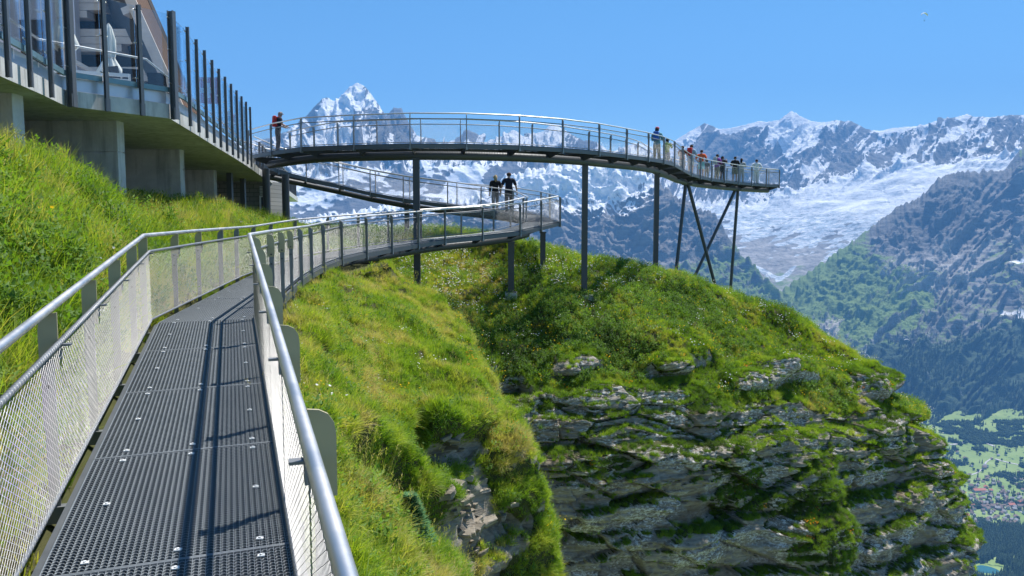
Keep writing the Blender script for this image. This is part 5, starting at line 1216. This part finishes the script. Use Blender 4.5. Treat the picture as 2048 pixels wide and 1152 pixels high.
BONES = [('pelvis', 'spine', 'torso'), ('spine', 'chest', 'torso'), ('chest', 'neck', 'neck'), ('neck', 'head0', 'neck'), ('head0', 'head1', 'head'), ('head1', 'top', 'head')] + \
        [x for s in 'lr' for x in (('pelvis', 'hip' + s, 'hips'), ('hip' + s, 'knee' + s, 'thigh'), ('knee' + s, 'ankle' + s, 'calf'), ('ankle' + s, 'toe' + s, 'foot'), ('chest', 'sh' + s, 'torso'), ('sh' + s, 'el' + s, 'uarm'), ('el' + s, 'wr' + s, 'farm'), ('wr' + s, 'ha' + s, 'hand'))]
_body_cache = {}
def body_mesh(pose):
    key = repr(sorted(pose.items()))
    if key in _body_cache: return _body_cache[key]
    J = skeleton(pose); names = list(J); idx = {n: i for i, n in enumerate(names)}
    me = bpy.data.meshes.new('figure'); me.from_pydata([J[n] for n in names], [(idx[a], idx[b_]) for a, b_, _ in BONES], [])
    ob = bpy.data.objects.new('figure_tmp', me); COL.objects.link(ob); md = ob.modifiers.new('skin', 'SKIN'); md.use_smooth_shade = True
    for n in names:
        sv = me.skin_vertices[0].data[idx[n]]; sv.radius = RAD[n if n in RAD else n[:-1]]; sv.use_root = n == 'pelvis'
    s2 = ob.modifiers.new('sub', 'SUBSURF'); s2.levels = 1; s2.render_levels = 1
    dg = bpy.context.evaluated_depsgraph_get(); m2 = bpy.data.meshes.new_from_object(ob.evaluated_get(dg))
    V = np.array([v.co[:] for v in m2.vertices]); F = [tuple(p.vertices) for p in m2.polygons]; N = np.array([v.normal[:] for v in m2.vertices])
    bpy.data.objects.remove(ob); bpy.data.meshes.remove(m2)
    C = np.array([V[list(f)].mean(0) for f in F]); best = np.full(len(F), 9.0); lab = np.array(['torso'] * len(F), dtype=object); tt = np.zeros(len(F))
    for a, b_, nm in BONES:
        A, B2 = np.array(J[a]), np.array(J[b_]); d = B2 - A; t = np.clip(((C - A) @ d) / (d @ d), 0, 1); ra = np.mean(RAD[a if a in RAD else a[:-1]]); rb = np.mean(RAD[b_ if b_ in RAD else b_[:-1]])
        dist = np.linalg.norm(C - A - t[:, None] * d, axis=1) / (ra + (rb - ra) * t); m = dist < best
        best[m] = dist[m]; lab[m] = nm; tt[m] = t[m]
    # fingers, thumb, nose and ears joined into the one body mesh
    Vx = [tuple(v) for v in V]; Fx = list(F); ex = []
    def spike(p, q, r):
        p, q = np.array(p, float), np.array(q, float); d = unit(q - p); u_ = unit(np.cross(d, (0.3, 0.5, 0.8))); w_ = np.cross(d, u_); k = len(Vx); m_ = (p + q) / 2 + np.array((0, .0, -.002))
        for c, rr in ((p, r), (m_, r * .95), (q, r * .6)):
            for a in range(5): Vx.append(tuple(c + rr * (u_ * math.cos(a * 1.2566) + w_ * math.sin(a * 1.2566))))
        for s in range(2):
            for a in range(5): Fx.append((k + s * 5 + a, k + s * 5 + (a + 1) % 5, k + s * 5 + 5 + (a + 1) % 5, k + s * 5 + 5 + a)); ex.append('hand')
        Fx.append(tuple(k + 10 + a for a in range(5))); ex.append('hand')
    for s in 'lr':
        w, h = np.array(J['wr' + s]), np.array(J['ha' + s]); d = unit(h - w); side = unit(np.cross(d, (0, 0.3, 1))) ; cur = np.array((0, 0.004, -.012))
        for k, (o, L) in enumerate(((-.015, .030), (-.005, .036), (.005, .034), (.014, .026))):
            a0 = h + side * o + d * .008; spike(a0, a0 + d * L + cur, .0062)
        spike(w + d * .02 + side * .018, w + d * .045 + side * .034 + cur * .5, .0066)
    hx = np.array(J['head1']); spike(hx + (0, .050, -.012), hx + (0, .074, -.024), .010); spike(hx + (.046, -.004, -.01), hx + (.058, -.012, .006), .013); spike(hx + (-.046, -.004, -.01), hx + (-.058, -.012, .006), .013)
    _body_cache[key] = (np.array(Vx), Fx, N, list(lab), tt, C, J, ex); return _body_cache[key]
def person(label, p, face, H, top, legs, pose=None, sleeve=0.45, shorts=False, hair='darkhair', long_hair=False, pack=None, hat=None, shoe='dgrey'):
    pose = pose or {}; V, F, N, lab, tt, C, J, ex = body_mesh(pose); nb = len(lab)
    r = empty('person', p, face); tag(r, label, 'person', 'visitors on the cliff walk'); r.scale = (H, H, H)
    me = bpy.data.meshes.new('body'); me.from_pydata([tuple(v) for v in V], [], F); me.polygons.foreach_set('use_smooth', np.ones(len(F), bool)); link('body', me, M['skin'], r)
    nv = len(N)
    def garment(name, sel, off, mat):
        ids = [i for i in range(nb) if sel(i)]
        if not ids: return
        used = sorted({v for i in ids for v in F[i]}); mp = {v: k for k, v in enumerate(used)}
        g = bpy.data.meshes.new(name); g.from_pydata([tuple(V[v] + N[v] * off) for v in used], [], [tuple(mp[v] for v in F[i]) for i in ids]); g.polygons.foreach_set('use_smooth', np.ones(len(ids), bool)); link(name, g, mat, r)
    L = lab
    garment('shirt', lambda i: (L[i] == 'torso' and C[i][2] > .50) or (L[i] == 'neck' and C[i][2] < .825) or (L[i] == 'uarm' and tt[i] < sleeve * 1.9) or (L[i] == 'farm' and tt[i] < (sleeve - .5) * 1.9) or (L[i] == 'hips' and C[i][2] > .52), .011, M['cloth_' + top])
    garment('shorts' if shorts else 'trousers', lambda i: (L[i] == 'hips') or (L[i] == 'torso' and C[i][2] < .535) or (L[i] == 'thigh' and (not shorts or tt[i] < .8)) or (L[i] == 'calf' and not shorts and tt[i] < .92), .009 if not shorts else .014, M['cloth_' + legs])
    garment('shoes', lambda i: L[i] == 'foot' or (L[i] == 'calf' and tt[i] > .93), .007, M['cloth_' + shoe])
    hc = np.array(J['head1'])
    garment('hair', lambda i: L[i] in ('head', 'neck') and C[i][2] > hc[2] - .05 and (C[i][1] < hc[1] + .018 or C[i][2] > hc[2] + .030), .011, M['cloth_' + hair])
    if long_hair:
        b = MB(); b.tube([hc + (0, -.03, .03), hc + (0, -.062, -.02), hc + (0, -.066, -.08), hc + (0, -.072, -.15)], [.036, .046, .044, .020], 10); auto_smooth(b.build('long_hair', M['cloth_' + hair], r), 80)
    if hat:
        b = MB(); n = 14; pr = [(.072, .022), (.060, .026), (.057, .045), (.047, .062), (.02, .070)]; V2 = []
        for rad, z in pr:
            for j in range(n): a = 6.2832 * j / n; V2.append(hc + (rad * math.cos(a), rad * 1.1 * math.sin(a), z))
        b.add(V2, [(k * n + j, k * n + (j + 1) % n, k * n + n + (j + 1) % n, k * n + n + j) for k in range(len(pr) - 1) for j in range(n)] + [tuple((len(pr) - 1) * n + j for j in range(n))])
        b.prism([hc + (-.045, .05, .024), hc + (.045, .05, .024), hc + (.03, .105, .016), hc + (-.03, .105, .016)], (0, 0, .006)); b.build('cap', M['cloth_' + hat], r)
    if pack:
        ch = np.array(J['chest']); bm = bmesh.new(); bmesh.ops.create_cube(bm, size=1.0)
        for v in bm.verts:
            v.co.x *= .17 * (0.86 if v.co.z > 0 else 1); v.co.y *= .10 * (0.75 if v.co.z > 0 else 1); v.co.z *= .26
        bmesh.ops.bevel(bm, geom=bm.edges[:], offset=.03, segments=3, affect='EDGES', profile=0.6)
        for v in bm.verts: v.co += Vector(ch + (0, -.105, -.005))
        g = bpy.data.meshes.new('backpack'); bm.to_mesh(g); bm.free(); g.polygons.foreach_set('use_smooth', np.ones(len(g.polygons), bool)); bp = link('backpack', g, M['cloth_' + pack], r)
        for s in (-1, 1):
            b = MB(); b.tube([ch + (s * .055, -.07, .09), ch + (s * .062, 0, .095), ch + (s * .066, .066, .04), ch + (s * .07, .06, -.06), ch + (s * .075, -.06, -.11)], .010, 6); b.build('strap', M['cloth_' + pack], bp)
    return r
ctr = (UNp + UFp) / 2
def on_deck(u, w):
    """spot on the upper deck seen at photo column u; w = 0 near rail .. 1 far rail"""
    E = UNp * (1 - w) + UFp * w; q = pix(E)[:, 0]; k = int(np.clip(np.searchsorted(q, u) - 1, 0, len(q) - 2)); f = (u - q[k]) / (q[k + 1] - q[k]); return E[k] * (1 - f) + E[k + 1] * f + np.array((0, 0, 0.012))
CAST = [
 (557, .30, R(-62), 1.66, dict(top='navy', legs='dgrey', hair='greyhair', pose=dict(arms='rail', lean=.16), pack='red'), 'man in navy shirt with a red backpack leaning on the rail at the left end'),
 (1313, .45, R(-25), 1.70, dict(top='teal', legs='tan', hair='darkhair', long_hair=True, pack='blue', hat='pink', sleeve=.9, pose=dict(arms='hold')), 'woman in pink cap with a blue backpack and tan trousers'),
 (1333, .55, R(-35), 1.62, dict(top='lime', legs='grey', hair='darkhair', pack='lime', hat='navy', shorts=True, pose=dict(arms='camera')), 'visitor with a lime green backpack and dark cap'),
 (1364, .45, R(-30), 1.66, dict(top='wine', legs='grey', hair='brown', sleeve=.3, pose=dict(arms='rail')), 'brown-haired visitor in dark red top and grey trousers'),
 (1381, .30, R(-40), 1.82, dict(top='sky', legs='lgrey', hair='brown', shorts=True, pack='red', pose=dict(arms='rail', lean=.05)), 'tall visitor in pale blue shirt with dark red backpack and grey shorts'),
 (1402, .35, R(-30), 1.72, dict(top='orange', legs='aqua', hair='darkhair', shorts=True, pose=dict(arms='hips')), 'visitor in bright orange shirt and turquoise shorts'),
 (1413, .40, R(-20), 1.18, dict(top='grey', legs='khaki', hair='darkhair', hat='grey', pose={}), 'small child in grey with a cap beside the orange shirt'),
 (1433, .55, R(-55), 1.72, dict(top='purple', legs='tan', hair='darkhair', sleeve=.9, pack='lgrey', pose=dict(arms='hold')), 'visitor in purple top with beige trousers and a light bag'),
 (1444, .45, R(-45), 1.60, dict(top='black', legs='navy', hair='darkhair', long_hair=True, sleeve=.9, pack='dgrey', pose=dict(arms='camera')), 'visitor all in black raising a camera on the platform'),
 (1469, .50, R(-20), 1.74, dict(top='black', legs='khaki', hair='darkhair', shorts=True, pose=dict(arms='hold')), 'visitor in black shirt and khaki shorts on the platform'),
 (1482, .55, R(-30), 1.68, dict(top='lgrey', legs='lgrey', hair='darkhair', long_hair=True, pose=dict(arms='hold', stride=.03)), 'visitor in light grey with long dark hair on the platform'),
 (1512, .60, R(-15), 1.76, dict(top='white', legs='white', hair='darkhair', sleeve=.9, pose=dict(arms='hips')), 'visitor dressed in white alone near the platform end'),
]
for u, w, fc, H, kw, lb in CAST:
    person(lb, on_deck(u, w), fc, H, **kw)
person('blonde woman in black top and grey trousers on the ramp', (-0.76, 36.7, 0.32), R(14), 1.66, 'black', 'grey', dict(arms='down', stride=.045), sleeve=.9, hair='blonde', long_hair=True)
person('man in navy T-shirt and dark trousers beside the blonde woman', (-0.14, 36.5, 0.262), R(6), 1.84, 'navy', 'dgrey', dict(arms='side', stride=.04), hair='brown')
# ================================================================== valley village, woods, paragliders, small shrub
simple('house_wall', (0.42, 0.33, 0.25), 0.85, 0, 0.2, 0.3); simple('house_white', (0.66, 0.64, 0.60), 0.85, 0, 0.1, 0.3); simple('roof_brown', (0.20, 0.14, 0.115), 0.8, 0, 0.2, 0.3); simple('roof_red', (0.42, 0.14, 0.09), 0.8, 0, 0.15, 0.3); simple('roof_grey', (0.28, 0.27, 0.27), 0.8, 0, 0.15, 0.3)
def house_meshes():
    b = MB(); b.box((0, 0, 3.0), (10, 9, 6.4)); b.prism([(-5, -4.5, 6.2), (-5, 4.5, 6.2), (-5, 0, 9.2)], (10, 0, 0)); wall = b.mesh('wall')
    b = MB(); b.prism([(-6, -6, 5.6), (-6, 0, 9.75), (-6, 0, 9.35), (-6, -6, 5.2)], (12, 0, 0)); b.prism([(-6, 6, 5.6), (-6, 6, 5.2), (-6, 0, 9.35), (-6, 0, 9.75)], (12, 0, 0)); roof = b.mesh('roof'); return wall, roof
hw, hr = house_meshes(); hws = [hw, hw.copy()]; hrs = [hr, hr.copy(), hr.copy()]
for m_, k_ in zip(hws, ('house_wall', 'house_white')): m_.materials.append(M[k_])
for m_, k_ in zip(hrs, ('roof_brown', 'roof_grey', 'roof_red')): m_.materials.append(M[k_])
def ground_at(u, v):
    """valley point under photo pixel"""
    y = 3000.0
    for _ in range(25):
        p = at(u, v, y); z = float(valley_z(p[0], p[1])); y = y * (z / p[2]) if p[2] < 0 else y
    p = at(u, v, y); return np.array((p[0], p[1], float(valley_z(p[0], p[1]))))
rh = random.Random(3); nh = 0
spots = []
while nh < 190:
    u = rh.gauss(1990, 60); v = rh.gauss(1008, 20) + 0.12 * (u - 1990)
    if rh.random() < 0.15: u, v = rh.uniform(1880, 2070), rh.uniform(905, 1050)
    if not (1868 < u < 2075 and 895 < v < 1052): continue
    p = ground_at(u, v)
    if any(np.hypot(*(p[:2] - q[:2])) < 17 for q in spots): continue
    spots.append(p); nh += 1
for k, p in enumerate(spots):
    o = empty('house', p, rh.uniform(-0.5, 0.5) + (1.57 if rh.random() < .3 else 0)); s = rh.uniform(0.9, 1.7); o.scale = (s, s, s * rh.uniform(0.85, 1.1))
    rr = rh.random(); iw = int(rh.random() < .45); ir = 0 if rr < .6 else 1 if rr < .975 else 2; uv_ = pix(p); link('wall', hws[iw], None, o); link('roof', hrs[ir], None, o)
    side = 'left of' if uv_[0] < 1944 else 'right of' if uv_[0] > 1976 else 'in line with'; dep_ = 'nearer than' if uv_[1] > 1002 else 'farther than' if uv_[1] < 975 else 'level with'
    tag(o, 'tiny %s house with %s roof, %s and %s the long red-roofed hall' % (('timber', 'white')[iw], ('brown', 'grey', 'red')[ir], side, dep_), 'house', 'village houses in the valley')
p = ground_at(1958, 983); o = empty('hall', p, R(4)); o.scale = (4.6, 2.0, 1.5); tag(o, 'long red-roofed hall standing out in the valley village', 'building'); link('wall', hws[1], None, o); link('roof', hrs[2], None, o)
p = ground_at(2022, 1012); o = empty('hall', p, R(8)); o.scale = (2.4, 1.7, 1.4); tag(o, 'smaller red-roofed building right of the long hall in the valley', 'building'); link('wall', hws[1], None, o); link('roof', hrs[2], None, o)
# roads
simple('road_pale', (0.42, 0.41, 0.39), 0.9, 0, 0.08, 0.1)
def road(pts, w):
    C = crom([ground_at(u, v) for u, v in pts], 60); C[:, 2] = valley_z(C[:, 0], C[:, 1]) + 1.2
    T = np.gradient(C, axis=0); N_ = np.stack([T[:, 1], -T[:, 0], 0 * T[:, 0]], 1); N_ /= np.linalg.norm(N_, axis=1)[:, None]
    V = np.stack([C - N_ * w, C + N_ * w], 1); me = mesh_np('road', V, grid_quads(60, 2)); o = link('road', me, M['road_pale']); tag(o, kind='structure')
road([(1878, 882), (1905, 889), (1935, 884), (1962, 884), (1990, 893)], 9); road([(1990, 918), (2020, 926), (2050, 932), (2090, 940)], 7); road([(1905, 945), (1940, 950), (1966, 938), (1972, 925), (1985, 915)], 4); road([(1890, 1010), (1930, 1003), (1975, 1010), (2030, 1020), (2080, 1040)], 4)
# pond
simple('pond_water', (0.03, 0.12, 0.12), 0.08, 0, 0.1, 0.05)
pc = ground_at(1980, 1145); V = [pc + (0, 0, 1.5)] + [pc + (32 * math.cos(a) * (1 + .15 * math.sin(3 * a)), 50 * math.sin(a), 1.5) for a in np.linspace(0, 6.2832, 25)[:-1]]
o = link('pond', mesh_np('pond', np.array(V), np.array([(0, 1 + j, 1 + (j + 1) % 24) for j in range(24)])), M['pond_water']); tag(o, kind='structure')
# woods: conifers as stuff
t = NT('conifer'); rn = t.n('ShaderNodeObjectInfo').outputs['Random']; c = t.mix(rn, (0.022, 0.045, 0.022), (0.06, 0.095, 0.04)); M['conifer'] = t.pbr(c, 0.9, 0, None, 0.1)
t = NT('broadleaf'); rn = t.n('ShaderNodeObjectInfo').outputs['Random']; c = t.mix(rn, (0.018, 0.04, 0.014), (0.055, 0.085, 0.025)); M['broadleaf'] = t.pbr(c, 0.9, 0, None, 0.1)
def conifer(rng):
    V = []; F = []
    for z0, z1, r in ((2, 11, 4.2), (7, 17, 3.3), (13, 23, 2.3), (18, 28, 1.3)):
        k = len(V); n = 8
        for j in range(n): a = 6.2832 * j / n + rng.uniform(-.2, .2); rr = r * rng.uniform(.7, 1.15); V.append((rr * math.cos(a), rr * math.sin(a), z0 + rng.uniform(-1, 1)))
        V.append((0, 0, z1)); F += [(k + j, k + (j + 1) % n, k + n) for j in range(n)]
    return mesh_np('conifer', np.array(V), np.array(F))
def round_tree(rng):
    bm = bmesh.new(); bmesh.ops.create_icosphere(bm, subdivisions=2, radius=5.0)
    for v in bm.verts: v.co *= rng.uniform(.75, 1.2); v.co.z = v.co.z * .9 + 6
    me = bpy.data.meshes.new('round_tree'); bm.to_mesh(me); bm.free(); return me
for i in range(3): proto('conifer', conifer(rg), M['conifer'])
for i in range(2): proto('roundtree', round_tree(rg), M['broadleaf'])
def wood_scatter(name, kind, P, sc, label):
    k = len(P); rot = np.zeros((k, 3)); rot[:, 2] = RNG.uniform(0, 6.28, k); scatter_object(name, kind, P, rot, RNG.uniform(sc[0], sc[1], k), RNG.random(k), label, 'wood')
n = 9000; yy = RNG.uniform(2150, 2920, n); xx = yy * RNG.uniform(0.53, 0.69, n); q = np.stack([xx, yy, valley_z(xx, yy)], -1); uv = pix(q)
m = (uv[:, 1] > 1046 + 10 * perlin(np.stack([uv[:, 0] / 20, 0 * xx, 0 * xx], -1))) & (np.hypot((uv[:, 0] - 1975) / 34, (uv[:, 1] - 1143) / 17) > 1) & (fbm(q / 90.0, 2) > -0.28)
wood_scatter('conifer_wood', 'conifer', q[m], (0.75, 1.25), 'dark conifer wood on the valley slope below the village')
n = 26000; yy = RNG.uniform(2900, 4300, n); xx = yy * RNG.uniform(0.50, 0.70, n); q = np.stack([xx, yy, valley_z(xx, yy)], -1); uv = pix(q); cl = fbm(q / 120.0 + 7, 3); cl2 = fbm(q / 300.0 + 3, 2)
m = ((cl > 0.22) & (RNG.random(n) < 0.6)) | (RNG.random(n) < 0.012) | ((uv[:, 1] < 900 + 20 * cl2) & (cl > 0.02)); m &= (uv[:, 0] > 1840)
k_ = q[m]; h_ = RNG.random(len(k_)) < .5
wood_scatter('meadow_trees', 'roundtree', k_[h_], (0.8, 1.6), 'rounded dark tree groups among the valley meadows'); wood_scatter('meadow_conifers', 'conifer', k_[~h_], (0.6, 1.0), 'scattered conifers among the valley meadows')
fm = ss(640, 730, FV + 0.28 * (FU - 1850)) * ss(1660, 1740, FU) * (FV < 905) * (FU < 2110) * (FN[..., 2] > 0.42) * np.clip(0.5 + 2 * fbm(FP / 260.0, 3), 0, 1)
pts, nn_, ii, jj = sample(FP, FN, fm * 0.0036, RNG); wood_scatter('mountain_forest', 'conifer', pts, (0.8, 1.35), 'dark conifer forest on the lower mountain slope')

# ---- paragliders
def paraglider(p, span, label, rz):
    r = empty('paraglider', p, rz); tag(r, label, 'paraglider', 'paragliders')
    V = []; n, m_ = 24, 7
    for i in range(n + 1):
        a = (i / n - .5) * 2.1; cx, cz = math.sin(a) * span * .55, math.cos(a) * span * .55; ch = span * .26 * math.sqrt(max(0.05, 1 - (abs(i / n - .5) * 2) ** 2.4))
        for j in range(m_):
            f = j / (m_ - 1); th = span * .03 * math.sin(math.pi * min(1, f ** .6)); V.append((cx + math.sin(a) * th, (f - .35) * ch, cz + math.cos(a) * th))
        for j in range(m_):
            f = j / (m_ - 1); V.append((cx - math.sin(a) * .01 * span, (f - .35) * ch, cz - math.cos(a) * .01 * span))
    F = []
    for i in range(n):
        for s in (0, m_):
            for j in range(m_ - 1): k = i * 2 * m_ + s + j; F.append((k, k + 1, k + 2 * m_ + 1, k + 2 * m_))
    link('canopy', mesh_np('canopy', np.array(V), np.array(F), True), M['canvas_white'], r)
    b = MB()
    for i in (2, 8, 16, 22):
        a = (i / n - .5) * 2.1; b.tube([(math.sin(a) * span * .55, 0, math.cos(a) * span * .55), (0.2 * (1 if a > 0 else -1), 0, -span * .22)], 0.012, 3)
    o = b.build('lines', M['cloth_dgrey'], r); o['kind'] = 'stuff'
    b = MB(); b.tube([(0, -.5, -span * .30), (0, -.25, -span * .31), (0, 0.3, -span * .29), (0, .9, -span * .30)], [.15, .36, .30, .12], 8); b.tube([(0, -.15, -span * .30), (0, -.12, -span * .235), (0, -.1, -span * .215)], [.3, .22, .11], 8)
    b.build('pilot_in_harness', M['cloth_navy'], r); return r
simple('canvas_white', (0.80, 0.80, 0.78), 0.7, 0, 0.05, 0.5)
paraglider(tuple(at(1849, 36, 950)), 10.5, 'white paraglider high in the blue sky at the upper right', R(20))
paraglider(tuple(at(1813, 684, 1500)), 10.0, 'white paraglider far below in front of the forested slope', R(-10))

# ---- small bushy conifer on the spur
def shrub(p, h, label):
    r = empty('shrub', p); tag(r, label, 'shrub')
    b = MB(); b.tube([(0, 0, -.05), (0.01, 0, h * .5), (0, 0.01, h)], [.02, .014, .004], 6); b.build('stem', M['brown_timber'], r)
    V = []; F = []
    for i in range(2600):
        z = rg.uniform(0, 1) ** .8; rad = (1 - z) * .42 * h + .03; a = rg.uniform(0, 6.28); rr = rad * math.sqrt(rg.uniform(.25, 1)); c = np.array((rr * math.cos(a), rr * math.sin(a), z * h * .95 + .03)); d = unit((math.cos(a), math.sin(a), rg.uniform(.2, .9))); s = unit(np.cross(d, (0, 0, 1))); L = .05 * rg.uniform(.7, 1.3); k = len(V)
        V += [c - s * .013, c + s * .013, c + d * L * 1.1]; F.append((k, k + 1, k + 2))
    me = mesh_np('foliage', np.array(V), np.array(F)); o = link('foliage', me, M['shrub_needles'], r); o['kind'] = 'stuff'; return r
t = NT('shrub_needles'); n_ = t.noise(12, 3, .6, t.obj()); c = t.mix(n_, (0.08, 0.19, 0.08), (0.20, 0.37, 0.17)); d = t.n('ShaderNodeBsdfDiffuse', {'Color': c}); tr = t.n('ShaderNodeBsdfTranslucent', {'Color': c}); M['shrub_needles'] = t.done(t.n('ShaderNodeMixShader', {0: .35, 1: d, 2: tr}))
shrub(tuple(on_bank(822, 1118) + np.array((0, 0, 0.12))), 0.52, 'small blue-green bushy shrub on the grassy spur below the handrail')
